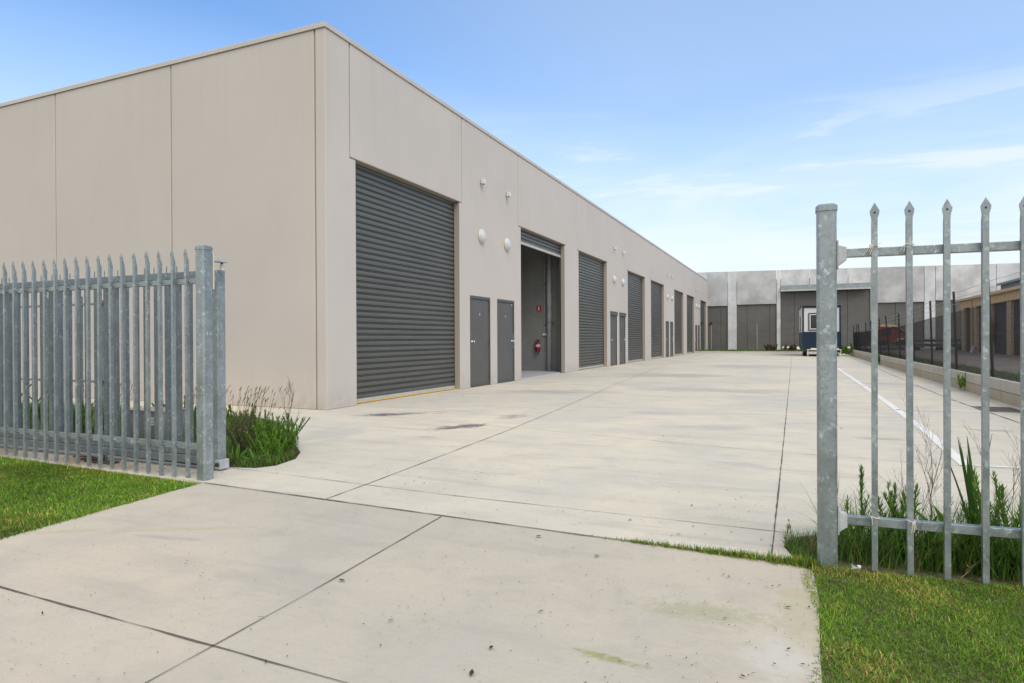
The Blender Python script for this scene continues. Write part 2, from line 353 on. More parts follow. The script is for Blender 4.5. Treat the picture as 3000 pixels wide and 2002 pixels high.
# painted parking lines
pl = MB()
strip(pl, vec2([(1.39, 6.745), (1.47, 9.5), (1.50, 15), (1.50, 26.5)]), .10, .004, .0)
struct('lane_line', pl, M_paint)
for y in (6.79, 11.55, 17.1, 23.4, 31.5):
    q = MB(); strip(q, vec2([(1.46, y), (3.1, y + .10)]), .07 if y > 10 else .055, .004); struct('bay_line', q, M_paint)
# grate
gr = thing('drain_grate', 'rusty steel drain grate set in the concrete beside the low retaining wall', 'drain', (2.9, 12.1, 0))
gm = MB(); gm.box(2.64, 3.17, 11.7, 11.73, .004, .012); gm.box(2.64, 3.17, 12.47, 12.5, .004, .012); gm.box(2.64, 2.67, 11.73, 12.47, .004, .012); gm.box(3.14, 3.17, 11.73, 12.47, .004, .012)
part('frame', gm, M_galvd, gr)
gb = MB()
for i in range(18): y = 11.75 + i * .04; gb.box(2.67, 3.14, y, y + .014, .004, .011)
part('bars', gb, mat('rusty_bar', (.16, .14, .12), .7, .4, .3, 12), gr)

# ------------------------------------------------------------------ warehouse
H = 6.16
wh = thing('warehouse', 'long beige tilt-panel warehouse with a row of grey roller doors', 'building', (CX, CY, 0))
fa = MB(); TH = .20; PER = 12.54
def fpan(y0, y1, z0, z1): fa.box(CX - TH, CX, CY + y0, CY + y1, z0, z1)
ZL = 4.235; g2 = .014
EB = []
def ppan(poly2):   # polygon in (y,z) -> panel
    fa.prism([(CY + a, b) for a, b in poly2], 'x', CX - TH, CX)
ppan([(0, 0), (.78, 0), (.78, ZL - .02), (.63 - g2, ZL - .02), (.63 - g2, H), (0, H)])
doors = []; rollers = []
for k in range(4):
    o = PER * k
    ppan([(o + .63 + g2, ZL), (o + 4.655 - g2, ZL), (o + 4.655 - g2, H), (o + .63 + g2, H)])
    # door panel with two door openings
    L, a0, a1, b0, b1, Rr = o + 4.54, o + 5.03, o + 6.13, o + 6.53, o + 7.63, o + 8.10
    dz = 2.15 if k != 1 else 2.24
    ppan([(L, 0), (a0, 0), (a0, dz), (a1, dz), (a1, 0), (b0, 0), (b0, dz), (b1, dz), (b1, 0), (Rr, 0), (Rr, ZL - .02), (o + 7.935 - g2, ZL - .02), (o + 7.935 - g2, H), (o + 4.655 + g2, H), (o + 4.655 + g2, ZL - .02), (L, ZL - .02)])
    ppan([(o + 7.935 + g2, ZL), (o + 11.985 - g2, ZL), (o + 11.985 - g2, H), (o + 7.935 + g2, H)]) if k < 3 else ppan([(o + 7.935 + g2, ZL), (o + 11.99, ZL), (o + 11.99, H), (o + 7.935 + g2, H)])
    doors += [(a0, a1, dz, 0), (b0, b1, dz, 1)]
    rollers += [(o + .78, o + 4.54), (o + 8.10, o + 11.84)]
    if k < 3: ppan([(o + 11.84, 0), (o + 13.32, 0), (o + 13.32, ZL - .02), (o + 13.17 - g2, ZL - .02), (o + 13.17 - g2, H), (o + 11.985 + g2, H), (o + 11.985 + g2, ZL - .02), (o + 11.84, ZL - .02)])
ppan([(49.46, 0), (50.48, 0), (50.48, H), (49.62, H), (49.62, ZL - .02), (49.46, ZL - .02)])
part('front_wall', fa, M_wall, wh, bevel=.012)
# sealant behind the panel gaps
se = MB()
for k in range(4):
    o = PER * k
    for y, z0 in ((.63, ZL), (4.655, ZL), (7.935, ZL), (11.985, ZL), (13.17, ZL)):
        if o + y < 50: part('joint_seal', MB().box(CX - TH + .02, CX - .030, CY + o + y - .05, CY + o + y + .05, z0 + .03, H - .01), M_seal, wh)
# side wall panels
sw = MB(); xs = [CX - TH - .016, CX - 3.523, CX - 6.863] + [CX - 6.863 - 3.34 * i for i in range(1, 4)]
for a, b in zip(xs[:-1], xs[1:]): sw.box(b + .014, a - .014, CY, CY + .16, 0, H)
part('side_wall', sw, M_wall, wh, bevel=.012)
se = MB()
for a in xs[:-1]: part('joint_seal', MB().box(a - .05, a + .05 if a != xs[0] else a + .012, CY + .026, CY + .14, 0, H - .01), M_seal, wh)
bw = MB(); bw.box(-26, -25.85, CY + .2, 58.6, 0, H); bw.box(-26, CX - .2, 58.62, 58.76, 0, H)
bw.box(-26, xs[-1] - .02, CY, CY + .16, 0, H)
part('rear_wall', bw, M_wall, wh)
rf = MB(); rf.box(-25.84, CX - TH - .01, CY + .17, 58.6, 5.85, 5.95); part('roof', rf, mat('roof_sheet', (.35, .36, .36), .5, .3), wh)
fl = MB(); e = .022
fl.prism([(CX - TH - .03, H + .001), (CX + e, H + .001), (CX + e, H + .072), (CX + e - .004, H + .078), (CX - TH - .03, H + .086)], 'y', CY - e, CY + 50.5)
fl.prism([(CY - e, H + .001), (CY + .19, H + .001), (CY + .19, H + .086), (CY - e + .004, H + .078), (CY - e, H + .072)], 'x', -26, CX - TH - .031)
part('roof_flashing', fl, M_flash, wh)
# roller doors
def roller(name, y0, y1, z0, label=None, name_i=0):
    x = CX - .158; prof = []; z = z0; pitch = .1045
    while z < ZL + .1:
        for dz, d in ((0, 0), (.004, .009), (.036, .012), (.068, .009), (.072, -.014), (.079, -.014), (.082, .002), (.087, .002), (.090, -.014), (.1005, -.014)): prof.append((z + dz, x + d))
        z += pitch
    mb = MB(); k = 0
    for zz, xx in prof: mb.v += [(xx, CY + y0 - .05, zz), (xx, CY + y1 + .05, zz)]
    for i in range(len(prof) - 1): mb.f.append([2 * i, 2 * i + 1, 2 * i + 3, 2 * i + 2]); mb.m.append(0)
    c = part(name, mb, M_roll, wh, label=label)
    b = MB().box(x - .012, x + .016, CY + y0 + .005, CY + y1 - .005, z0 - .062, z0 - .002); part('bottom_rail', b, M_rail, c)
    s = MB().box(x - .008, x + .020, CY + y0 + .005, CY + y1 - .005, z0 - .08, z0 - .063); part('rubber_seal', s, M_yel if name_i == 0 else M_seal, c)
    return c
rl = ["closed grey roller door nearest the corner", "raised grey roller door showing the dark interior"] + [None] * 6
for i, (a, b) in enumerate(rollers): roller('roller_door', a, b, .092 if i != 1 else 3.885, rl[i], i)
# side door guides + reveals in darker raw paint: thin liners set proud of the reveals
lin = MB()
for a, b in rollers:
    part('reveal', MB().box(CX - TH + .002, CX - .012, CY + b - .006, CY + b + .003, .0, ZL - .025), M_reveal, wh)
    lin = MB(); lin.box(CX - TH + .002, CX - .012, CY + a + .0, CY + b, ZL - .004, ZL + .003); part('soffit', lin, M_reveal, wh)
gd = MB()
for a, b in rollers:
    for p0, p1 in ((b - .020, b - .007), (a + .001, a + .014)): part('door_guide', MB().box(CX - .185, CX - .140, CY + p0, CY + p1, .0, ZL - .03), M_hinge, wh)
# pedestrian doors
def text_mesh(s, size, ext=.001):
    cu = D.curves.new('t', 'FONT'); cu.body = s; cu.size = size; cu.extrude = ext; cu.align_x = 'CENTER'
    o = D.objects.new('t', cu); COL.objects.link(o); dg = bpy.context.evaluated_depsgraph_get(); me = D.meshes.new_from_object(o.evaluated_get(dg)); D.objects.remove(o); return me
nums = ['8', '6', '1', '2', '7', '4', '5', '3']
for i, (a, b, dz, hinge_left) in enumerate(doors):
    a += CY; b += CY; m = MB(); fw = .05; X = CX - .004
    m.box(X - .1, X, a + .004, a + fw, 0, dz - .004); m.box(X - .1, X, b - fw, b - .004, 0, dz - .004); m.box(X - .1, X, a + fw, b - fw, dz - .06, dz - .004)
    dr = part('door', MB().box(X - .062, X - .022, a + fw + .004, b - fw - .004, .012, dz - .066), M_door, wh, bevel=.002)
    part('door_frame', m, M_frame, dr)
    part('kick_plate', MB().box(X - .020, X - .014, a + fw + .012, b - fw - .012, .02, .075), M_frame, dr)
    if dz > 2.2: part('door_canopy', MB().box(CX - .05, CX + .03, a - .02, b + .02, dz - .13, dz + .02), M_frame, dr)
    yh = a + fw if hinge_left else b - fw; yl = b - fw if hinge_left else a + fw; s = -1 if hinge_left else 1
    for z in (.22, 1.06, 1.86): part('hinge', MB().tube([(X - .012, yh, z - .06), (X - .012, yh, z + .06)], .011, 8), M_hinge, dr)
    part('lock_plate', MB().box(X - .021, X - .012, min(yl + s * .03, yl - s * .012), max(yl + s * .03, yl - s * .012), .88, 1.27), M_galv, dr)
    kn = MB(); kn.lathe([(.030, 0), (.030, .008), (.012, .012), (.011, .035), (.024, .045), (.028, .058), (.024, .070), (.010, .075)], (X - .022, yl + s * .085, 1.075), (1, 0, 0), 16)
    part('knob', kn, M_chrome, dr, smooth=True)
    me = text_mesh(nums[i], .085)
    t = D.objects.new('door_number', me); COL.objects.link(t); me.materials.append(M_white); t.parent = dr
    t.rotation_euler = (R(90), 0, R(90)); t.location = Vector((X - .0205, (a + b) / 2 - .0, 1.70)) - root_off(dr)
    if i == 1: part('sticker', MB().box(X - .022, X - .0205, b - .17, b - .09, dz - .12, dz - .09), mat('sticker', (.6, .45, .42), .5), dr)

# lights and sensor boxes in pairs above the doors
where = ['first', 'second', 'third', 'farthest']
L0 = B0 = None
for k in range(4):
    for j, yy in enumerate((5.62, 7.12)):
        y = CY + PER * k + yy; side = 'left' if j == 0 else 'right'
        if L0 is None:
            L0 = thing('wall_light', '', 'light', (CX, y, 3.61))
            part('ring', MB().lathe([(.165, 0), (.172, .02), (.165, .045), (.150, .052), (.12, .05)], (CX + .001, y, 3.61), (1, 0, 0), 32), M_cream, L0, smooth=True)
            part('diffuser', MB().lathe([(.146, .048), (.142, .065), (.12, .082), (.08, .095), (.04, .100), (.01, .101)], (CX + .001, y, 3.61), (1, 0, 0), 32), M_opal, L0, smooth=True)
            B0 = thing('sensor_box', '', 'sensor', (CX, y, 4.91))
            part('housing', MB().prism([(y - .055, 4.86), (y + .055, 4.86), (y + .055, 4.955), (y + .035, 4.97), (y - .055, 4.97)], 'x', CX + .035, CX + .115), M_white, B0, bevel=.008)
            part('bracket', MB().box(CX + .001, CX + .034, y - .04, y + .03, 4.88, 4.985), M_bracket, B0, bevel=.004)
            part('lens', MB().lathe([(.018, 0), (.018, .015), (.01, .02)], (CX + .075, y, 4.859), (0, 0, -1), 12), M_hinge, B0)
            l, b = L0, B0
        else:
            l = copy_tree(L0, (CX, y, 3.61)); b = copy_tree(B0, (CX, y, 4.91))
        tag(l, 'round white wall light, %s one above the %s pair of grey doors' % (side, where[k]), 'light', 'round wall lights above the doors')
        tag(b, 'small white box over the %s light above the %s pair of doors' % (side, where[k]), 'sensor', 'small boxes above the wall lights')
# far camera
cm = thing('security_camera', 'small black security camera on the wall by the farthest roller door', 'camera', (CX, CY + 45.75, 2.36))
part('body', MB().tube([(CX + .08, CY + 45.6, 2.34), (CX + .2, CY + 45.4, 2.30)], .06, 10), M_hinge, cm); part('mount', MB().box(CX + .001, CX + .1, CY + 45.66, CY + 45.84, 2.28, 2.44), M_hinge, cm)

# interior of the open unit
YP = 20.82
pw = MB().box(-25.8, CX - TH - .012, YP, YP + .15, .027, 5.84); pw.box(-25.8, CX - TH - .012, 14.45, 14.6, .027, 5.84)
part('partition_wall', pw, concrete('bare_panel', (.27, .28, .28), streak=.6), wh)
pi = thing('downpipe', 'tall grey plastic downpipe inside the open unit', 'pipe', (-7.65, YP - .1, .03))
part('pipe', MB().tube([(-7.65, YP - .11, .028), (-7.65, YP - .11, 5.8)], .085, 24), mat('grey_pvc', (.42, .44, .46), .4), pi, smooth=True)
for z in (1.70, 4.15): part('clamp', MB().tube([(-7.65, YP - .11, z - .015), (-7.65, YP - .11, z + .015)], .091, 24).box(-7.58, -7.50, YP - .10, YP - .002, z - .012, z + .012), M_galv, pi)
so_ = thing('power_outlet', 'white power outlet on the bare interior wall, fed by a thin conduit', 'outlet', (-7.855, YP, 1.29))
part('faceplate', MB().box(-7.93, -7.78, YP - .045, YP - .001, 1.24, 1.335), M_white, so_, bevel=.006)
part('conduit', MB().tube([(-7.855, YP - .015, 1.336), (-7.855, YP - .015, 5.8)], .011, 8), mat('conduit', (.5, .5, .5), .5), so_)
for zz in (1.6, 3.0): part('saddle', MB().box(-7.88, -7.80, YP - .03, YP - .001, zz, zz + .02), M_hinge, so_)
fx = thing('fire_extinguisher', 'red fire extinguisher hanging on the wall inside the open unit', 'extinguisher', (-8.08, YP - .1, .69))
M_red = mat('extinguisher_red', (.26, .010, .014), .3, 0, .05, 5, 0)
part('cylinder', MB().lathe([(.04, 0), (.075, .012), (.082, .03), (.082, .27), (.07, .31), (.03, .335), (.025, .36)], (-8.08, YP - .1, .69), n=24), M_red, fx, smooth=True)
part('label_band', MB().lathe([(.0828, .16), (.0835, .162), (.0835, .25), (.0828, .252)], (-8.08, YP - .1, .69), n=24), mat('label_paper', (.62, .5, .5), .6, 0, .2, 30, 0), fx, smooth=True)
part('valve', MB().box(-8.10, -8.05, YP - .12, YP - .07, 1.05, 1.085).box(-8.11, -8.0, YP - .108, YP - .088, 1.088, 1.105), M_hinge, fx)
part('hose', MB().tube([(-8.11, YP - .1, 1.07), (-8.19, YP - .1, 1.02), (-8.19, YP - .1, .9), (-8.17, YP - .1, .78)], .012, 8), M_hinge, fx)
sg = thing('extinguisher_sign', 'small red sign with a white fire extinguisher symbol above the extinguisher', 'sign', (-8.07, YP, 2.17))
part('plate', MB().box(-8.155, -7.985, YP - .006, YP - .001, 2.065, 2.29), mat('sign_red', (.42, .01, .02), .5, 0, .05, 4, 0), sg)
part('symbol', MB().prism([(-8.10, 2.115), (-8.045, 2.115), (-8.045, 2.22), (-8.06, 2.24), (-8.04, 2.26), (-8.09, 2.268), (-8.085, 2.24), (-8.10, 2.22)], 'y', YP - .010, YP - .0065), M_white, sg)
part('caption_line', MB().box(-8.145, -7.995, YP - .009, YP - .0065, 2.088, 2.094), M_white, sg)

# ------------------------------------------------------------------ left palisade fence and gate
def picket_mesh(h, wd=.026, dp=.026, hw=.043, top='spear', slab=None):
    """square tube flattened into a spear head, origin at base, front face toward -y"""
    mb = MB(); a = wd / 2; zs = h - .105
    lv = [(0, a, dp), (zs, a, dp), (zs + .03, a * 1.05, dp * .5), (zs + .05, hw / 2 * .9, .005), (zs + .066, hw / 2, .004), (h, .001, .003)]
    for z, ww, d in lv: mb.v += [(-ww, 0, z), (ww, 0, z), (ww, d, z), (-ww, d, z)]
    for i in range(len(lv) - 1):
        for j in range(4): q = (j + 1) % 4; mb.f.append([4 * i + j, 4 * i + q, 4 * i + 4 + q, 4 * i + 4 + j]); mb.m.append(0)
    mb.f.append([3, 2, 1, 0]); mb.f.append([20, 21, 22, 23]); mb.m += [0, 0]
    mb.lathe([(.0052, 0), (.0052, .0008)], (0, -.0002, zs + .058), (0, -1, 0), 10, 1)
    return mb
def post(parent, x, y, h, s=.09):
    a = s / 2; c = .012; oc = [(-a + c, -a), (a - c, -a), (a, -a + c), (a, a - c), (a - c, a), (-a + c, a), (-a, a - c), (-a, -a + c)]
    p = part('post', MB().prism([(x + u, y + v) for u, v in oc], 'z', -.02, h - .03), M_galv, parent)
    k = MB(); b = a + .004; oc2 = [(x + u / a * b, y + v / a * b) for u, v in oc]; k.prism(oc2, 'z', h - .035, h - .012)
    n = len(k.v); k.v += [(p_[0], p_[1], h - .0119) for p_ in oc2] + [(x + (p_[0] - x) * .72, y + (p_[1] - y) * .72, h) for p_ in oc2]
    for i in range(8): j = (i + 1) % 8; k.f.append([n + i, n + j, n + 8 + j, n + 8 + i]); k.m.append(0)
    k.f.append([n + 8 + i for i in range(8)]); k.m.append(0)
    part('cap', k, M_galv, p); return p
YF = 3.765
lf = thing('palisade_fence', 'galvanised palisade fence on a concrete strip left of the driveway', 'fence', (-4.38, YF, 0))
PX, PY = -4.385, 3.79
post(lf, PX, PY, 1.90, .098)
for z0, z1 in ((1.598, 1.643), (.235, .282)):
    part('rail', MB().box(-12.4, PX - .06, YF + .028, YF + .068, z0, z1), M_galv, lf, bevel=.002)
    part('rail_bracket', MB().box(PX - .085, PX - .050, YF + .015, YF + .075, z0 - .03, z1 + .02), M_bracket, lf, bevel=.004)
pk = None
pm = D.meshes.new('picket'); mbp = picket_mesh(1.885); pm.from_pydata(mbp.v, [], mbp.f); pm.polygons.foreach_set('material_index', mbp.m)
pk = finish('picket', pm, [M_galv, M_hinge], lf, 0, False, True)
for i in range(50):
    o = pk if i == 0 else pk.copy()
    if i: COL.objects.link(o)
    x = -4.572 - .1556 * i; o.location = (x + 4.38, .03 - .028 + rnd.uniform(-.002, .002), rnd.uniform(-.004, .004) + .004 + max(0, (i - 2)) * .0012); o.rotation_euler = (0, R(rnd.uniform(-.15, .15)), R(rnd.uniform(-3, 3)))
nb = MB()
for i in range(50):
    x = -4.572 - .1556 * i
    for z in (1.62, .258): nb.lathe([(.007, 0), (.007, .006), (.004, .009)], (x + .024, YF + .027, z), (0, -1, 0), 8)
part('bolt', nb, M_galv, lf)

gt = thing('sliding_gate', 'galvanised sliding gate rolled back behind the left palisade fence', 'gate', (-4.62, 4.12, 0))
YG = 4.12
part('end_post', MB().box(-4.690, -4.565, YG - .04, YG + .05, .03, 1.742), M_galv, gt, bevel=.006)
ec = MB().box(-4.60, -4.535, YG - .045, YG + .055, .012, .095); part('end_cap', ec, M_bracket, gt, bevel=.006)
part('roller_wheel', MB().lathe([(.017, 0), (.02, .01), (.017, .02), (.008, .022)], (-4.565, YG - .045, .055), (0, -1, 0), 16), M_hinge, gt)
bb = MB(); bb.box(-12.6, -4.692, YG - .035, YG + .045, .115, .20); bb.box(-12.6, -4.692, YG - .05, YG + .06, .045, .1145)
part('bottom_beam', bb, M_galvd, gt, bevel=.008)
part('beam_gap', MB().box(-12.6, -4.70, YG - .03, YG + .03, .113, .117), M_hinge, gt)
part('top_rail', MB().box(-12.6, -4.692, YG - .03, YG + .03, 1.685, 1.745), M_galvd, gt, bevel=.003)
bm_ = MB().box(-.0225, .0225, -.012, .022, .2, 1.684); bar0 = None
b0 = part('bar', bm_, M_galvd, gt, local=True, bevel=.003); sp0 = part('spike', MB().tube([(0, 0, 1.745), (0, 0, 1.80), (0, 0, 1.812)], [.005, .005, .001], 6), M_galvd, gt, local=True)
for i in range(56):
    o = b0 if i == 0 else b0.copy(); s = sp0 if i == 0 else sp0.copy()
    if i: COL.objects.link(o); COL.objects.link(s)
    x = -.19 - .1405 * i
    o.location = (x, 0, 0); s.location = (x + .0, 0, 0); s.rotation_euler = (0, R(rnd.uniform(-1.2, 1.2)), 0)
# guide rollers on the post
gb_ = thing('gate_guide', 'white painted bracket with a guide roller beside the top of the left gate post', 'bracket', (PX, PY + .05, 1.75))
gm = MB().prism([(3.842, 1.848), (3.842, 1.800), (4.11, 1.800), (4.11, 1.808)], 'x', -4.475, -4.461).box(-4.535, -4.476, 3.842, 4.11, 1.7985, 1.806)
part('hood', gm, M_bracket, gb_, bevel=.001)
part('roller', MB().tube([(-4.512, 4.085, 1.735), (-4.512, 4.085, 1.785)], .020, 16), M_white, gb_)
part('axle', MB().tube([(-4.512, 4.085, 1.786), (-4.512, 4.085, 1.798)], .010, 8), M_hinge, gb_)
part('upright', MB().box(PX + .030, PX + .042, 3.842, 3.856, 1.55, 1.846), M_cream, gb_)
# chalk number written up the gate post: # 093
ck = MB()
def strokes(paths, oy, oz, s):
    for pth in paths: ck.tube([(-4.5645, oy + v * s, oz + u * s) if False else (X0 - v * s, YG - .0405, oz + u * s) for u, v in pth], .0016, 5)
X0 = -4.612
strokes([[(0, .2), (.7, .6)], [(.15, .75), (.75, .2)], [(.2, 0), (.05, .9)], [(.5, .1), (.45, 1)]], 0, 1.36, .04)
strokes([[(0.5 + .3 * math.cos(a), .5 + .38 * math.sin(a)) for a in [k * .524 for k in range(13)]]], 0, 1.40, .036)
strokes([[(0.45 + .27 * math.cos(a), .68 + .25 * math.sin(a)) for a in [k * .524 for k in range(13)]], [(.7, .62), (.45, -.15)]], 0, 1.432, .036)
strokes([[(.1, .9), (.55, .98), (.6, .7), (.4, .52), (.7, .4), (.7, .1), (.2, 0)]], 0, 1.462, .036)
part('chalk_number', ck, M_white, gt)

# floor roller for the gate
cr = thing('gate_carriage', 'small metal gate carriage lying on the concrete under the sliding gate', 'hardware', (-5.93, 4.0, 0))
part('plate', MB().box(-6.1, -5.75, 3.92, 4.02, -.004, .01), mat('rust_plate', (.10, .07, .05), .8, .2, .3, 15), cr); part('wheel', MB().lathe([(.03, 0), (.035, .01), (.03, .02)], (-5.93, 3.97, .045), (0, -1, 0), 16).box(-5.97, -5.89, 3.985, 4.0, .011, .07), M_galvd, cr)
cc = thing('coiled_wire', 'rusty coil of wire on the concrete strip behind the palisade pickets', 'wire', (-6.12, 3.97, 0))
part('coil', MB().tube([(-6.15 + (.07 + .004 * k) * math.cos(k * .5), 3.98 + .05 * math.sin(k * .5), .005 + .0006 * k) for k in range(40)], .004, 5), mat('rust', (.09, .05, .03), .8, .2, .3, 15), cc)

# steel post box behind the gate
sb = thing('steel_cabinet', 'low brushed steel cabinet with white vent slots among the plants', 'cabinet', (-6.6, 5.0, 0))
part('body', MB().box(-6.84, -6.30, 4.9, 5.2, -.01, .345), M_steel, sb, bevel=.004)
part('lid', MB().box(-6.855, -6.285, 4.885, 5.215, .346, .362), M_steel, sb, bevel=.003)
for i in range(3): part('slot', MB().box(-6.52, -6.44, 4.893, 4.899, .20 + i * .032, .218 + i * .032), M_white, sb)

# meter gate near the warehouse side
mg = thing('side_gate', 'low light-grey bar gate standing near the warehouse side wall', 'gate', (-11.6, 7.2, 0))
q = MB()
for z in (.44, 1.76): q.box(-14.5, -10.72, 7.18, 7.21, z - .018, z + .018)
part('rail', q, M_galvd, mg)
part('post', MB().box(-10.80, -10.70, 7.16, 7.24, -.02, 1.82), M_galvd, mg)
q = MB()
for i in range(4): q.box(-11.3 - i * .9, -11.24 - i * .9, 7.17, 7.22, -.02, 1.90)
part('stile', q, M_galvd, mg)
part('latch', MB().box(-10.70, -10.6, 7.18, 7.22, 1.74, 1.77).box(-10.70, -10.6, 7.18, 7.22, .42, .46), M_hinge, mg)

# ------------------------------------------------------------------ right palisade fence
rfn = thing('palisade_fence', 'galvanised palisade fence with spear tops right of the driveway', 'fence', (.155, 3.55, 0))
post(rfn, .155, 3.59, 1.795, .090)
def yr(x): return 3.54 + (x - .35) * .06
for z0, z1 in ((1.525, 1.566), (.208, .250)):
    q = MB().box(.222, 4.6, 3.567, 3.607, z0, z1); q.v = [(x, y + (x - .35) * .06, z) for x, y, z in q.v]
    part('rail', q, M_galv, rfn, bevel=.0025)
    # cast bracket tapering from post to rail
    b = MB(); b.prism([(3.553, z0 - .055), (3.603, z0 - .055), (3.603, z1 + .045), (3.553, z1 + .045)], 'x', .2015, .208)
    k = len(b.v); b.v += [(.208, 3.553, z0 - .04), (.208, 3.607, z0 - .04), (.208, 3.607, z1 + .02), (.208, 3.553, z1 + .02), (.243, 3.553, z0 - .012), (.243, 3.612, z0 - .012), (.243, 3.612, z1 + .008), (.243, 3.553, z1 + .008)]
    for f in ((0, 1, 5, 4), (1, 2, 6, 5), (2, 3, 7, 6), (3, 0, 4, 7), (4, 5, 6, 7)): b.f.append([k + i for i in f]); b.m.append(0)
    part('rail_bracket', b, M_bracket, rfn, bevel=.002)
pm2 = D.meshes.new('picket'); mbp = picket_mesh(1.778, .0255, .0255, .042); pm2.from_pydata(mbp.v, [], mbp.f); pm2.polygons.foreach_set('material_index', mbp.m)
pk2 = finish('picket', pm2, [M_galv, M_hinge], rfn, 0, False, True)
for i in range(28):
    o = pk2 if i == 0 else pk2.copy()
    if i: COL.objects.link(o)
    x = .360 + .1500 * i; o.location = (x - .155, yr(x) - 3.55, 0 - .003 * i * (i < 6)); o.rotation_euler = (0, R(rnd.uniform(-.12, .12)), R(rnd.uniform(-3, 3)))
# string ties
def tie(x, z, label, loops):
    y = yr(x) - .004; t = thing('string_tie', label, 'string', (x, y, z), group='white strings tied round the pickets')
    m = MB(); m.tube([(x - .016, y + .03, z), (x - .018, y, z + .004), (x, y - .004, z - .002), (x + .018, y, z - .004), (x + .018, y + .03, z)], .0022, 6); part('loop', m, M_string, t)
    m = MB()
    for dx, dz, off in loops: m.tube([(x + off, y - .005, z), (x + off + dx * .4, y - .010, z + dz * .3 + .004), (x + off + dx, y - .006, z + dz)], .0018, 5)
    part('tail', m, M_string, t)
tie(.360, 1.572, 'frayed cream string knotted round the first picket at the top rail', [(-.045, -.045, -.004), (-.02, -.03, -.004), (.03, .01, 0), (-.02, -.045, 0)])
tie(.510, 1.570, 'cream string looped round the second picket at the top rail', [(-.02, -.03, -.02), (-.005, -.035, -.022), (.015, .003, .0)])
tie(.360, .262, 'thin white string round the first picket at the bottom rail', [(.004, -.035, -.015)])
tie(.510, .258, 'thin white string with two hanging ends round the second picket at the bottom rail', [(.003, -.05, .01), (-.006, -.055, .008), (.008, -.035, .012)])

# ------------------------------------------------------------------ retaining wall, wire fence, neighbour yard
WX = 3.30
rwall = thing('retaining_wall', 'low retaining wall of pale concrete sleepers along the parking bays', 'wall', (WX, 25, 0))
M_sleep = concrete('sleeper', (.50, .475, .42), streak=.3); M_sleep2 = concrete('sleeper_low', (.45, .40, .31), streak=.5)
y = 6.0; i = 0
while y < 43.8:
    for z0, z1, mm in ((-.02, .188, M_sleep2), (.196, .385, M_sleep)):
        part('sleeper', MB().box(WX, WX + .08, y + .012, y + 1.888, z0, z1), mm, rwall, bevel=.005)
    y += 1.9
q = MB()
for k in range(21): q.box(WX + .012, WX + .07, 6.0 - .011 + 1.9 * k, 6.0 + .011 + 1.9 * k, -.02, .37)
part('steel_post', q, mat('wall_post', (.10, .10, .09), .7, .2), rwall)
ns = MB(); ns.prism([(WX + .085, -.02), (WX + .085, .33), (3.9, .36), (4.5, .31), (4.5, -.02)], 'y', 6, 43.7); struct('verge_soil', ns, M_soil)
M_brick = mat('pavers', (.19, .155, .13), .9, 0, .15, 1.2, .3, 20)
ny = MB().box(4.5, 60, -5, 75, -.02, .30); struct('neighbour_yard', ny, M_brick)
# chain wire fence
FX = 3.55
cf = thing('wire_fence', 'black chain wire fence with barbed wire strands on top of the low wall', 'fence', (FX, 25, .3))
M_black = mat('black_steel', (.012, .012, .013), .5, 0, .2, 5, .1)
zt = lambda y: float(np.interp(y, [10, 15.2, 18.2, 21.2, 24, 27, 31, 38, 47], [2.30, 2.25, 2.21, 2.14, 2.07, 2.0, 1.99, 1.93, 1.93]))
py_ = [6.3, 9.3, 12.3, 15.25, 18.24, 21.15, 24.05, 27.0, 30.1, 32.8, 35.8, 38.7, 42.2, 44.1, 46.3]
ln = [2, 2, 2, 2.4, 2.0, 1.6, 1.8, 1.9, 4.8, 1.2, 3, .8, 4.5, 1.2, .4]
for yy, l in zip(py_, ln):
    z1 = zt(yy); tl = -math.tan(R(l)) * (z1 - .3)
    part('post', MB().tube([(FX - tl * .35, yy, .2), (FX + tl * .65, yy, z1)], .026, 8), M_black, cf)
def wire_mesh():
    V = []; F = []; s = .055; th = .0018
    for sgn in (1, -1):
        for c in range(int((46.3 - 6.3) / s)):
            pass
    n = int((46.3 - 6.3) / s); rows = 27
    ys = 6.3 + np.arange(n)[:, None] * s; rr = np.arange(rows + 1)[None, :]
    out = []
    for par in (0, 1):
        yy = ys + ((rr + par) % 2) * s            # zigzag
        zz = (zt_np(ys) - .48) - 0.33
        zz = .33 + (rr / rows) * zz + 0 * yy
        xx = np.full_like(yy, FX) + np.where((rr + par) % 2 == 0, .003, -.003)
        out.append(np.stack([xx, yy, zz], -1))
    P = np.concatenate(out, 0)   # (m, rows+1, 3)
    m = P.shape[0]
    offs = np.array([(-th, -th * 1.2, 0), (th, 0, 0), (-th, th * 1.2, 0)])
    Vt = (P[:, :, None, :] + offs[None, None]).reshape(-1, 3)
    idx = np.arange(m * (rows + 1) * 3).reshape(m, rows + 1, 3)
    fs = []
    for j in range(3):
        q = (j + 1) % 3; fs.append(np.stack([idx[:, :-1, j], idx[:, :-1, q], idx[:, 1:, q], idx[:, 1:, j]], -1).reshape(-1, 4))
    return Vt, np.concatenate(fs)
def zt_np(y): return np.interp(y, [10, 15.2, 18.2, 21.2, 24, 27, 31, 38, 47], [2.30, 2.25, 2.21, 2.14, 2.07, 2.0, 1.99, 1.93, 1.93])
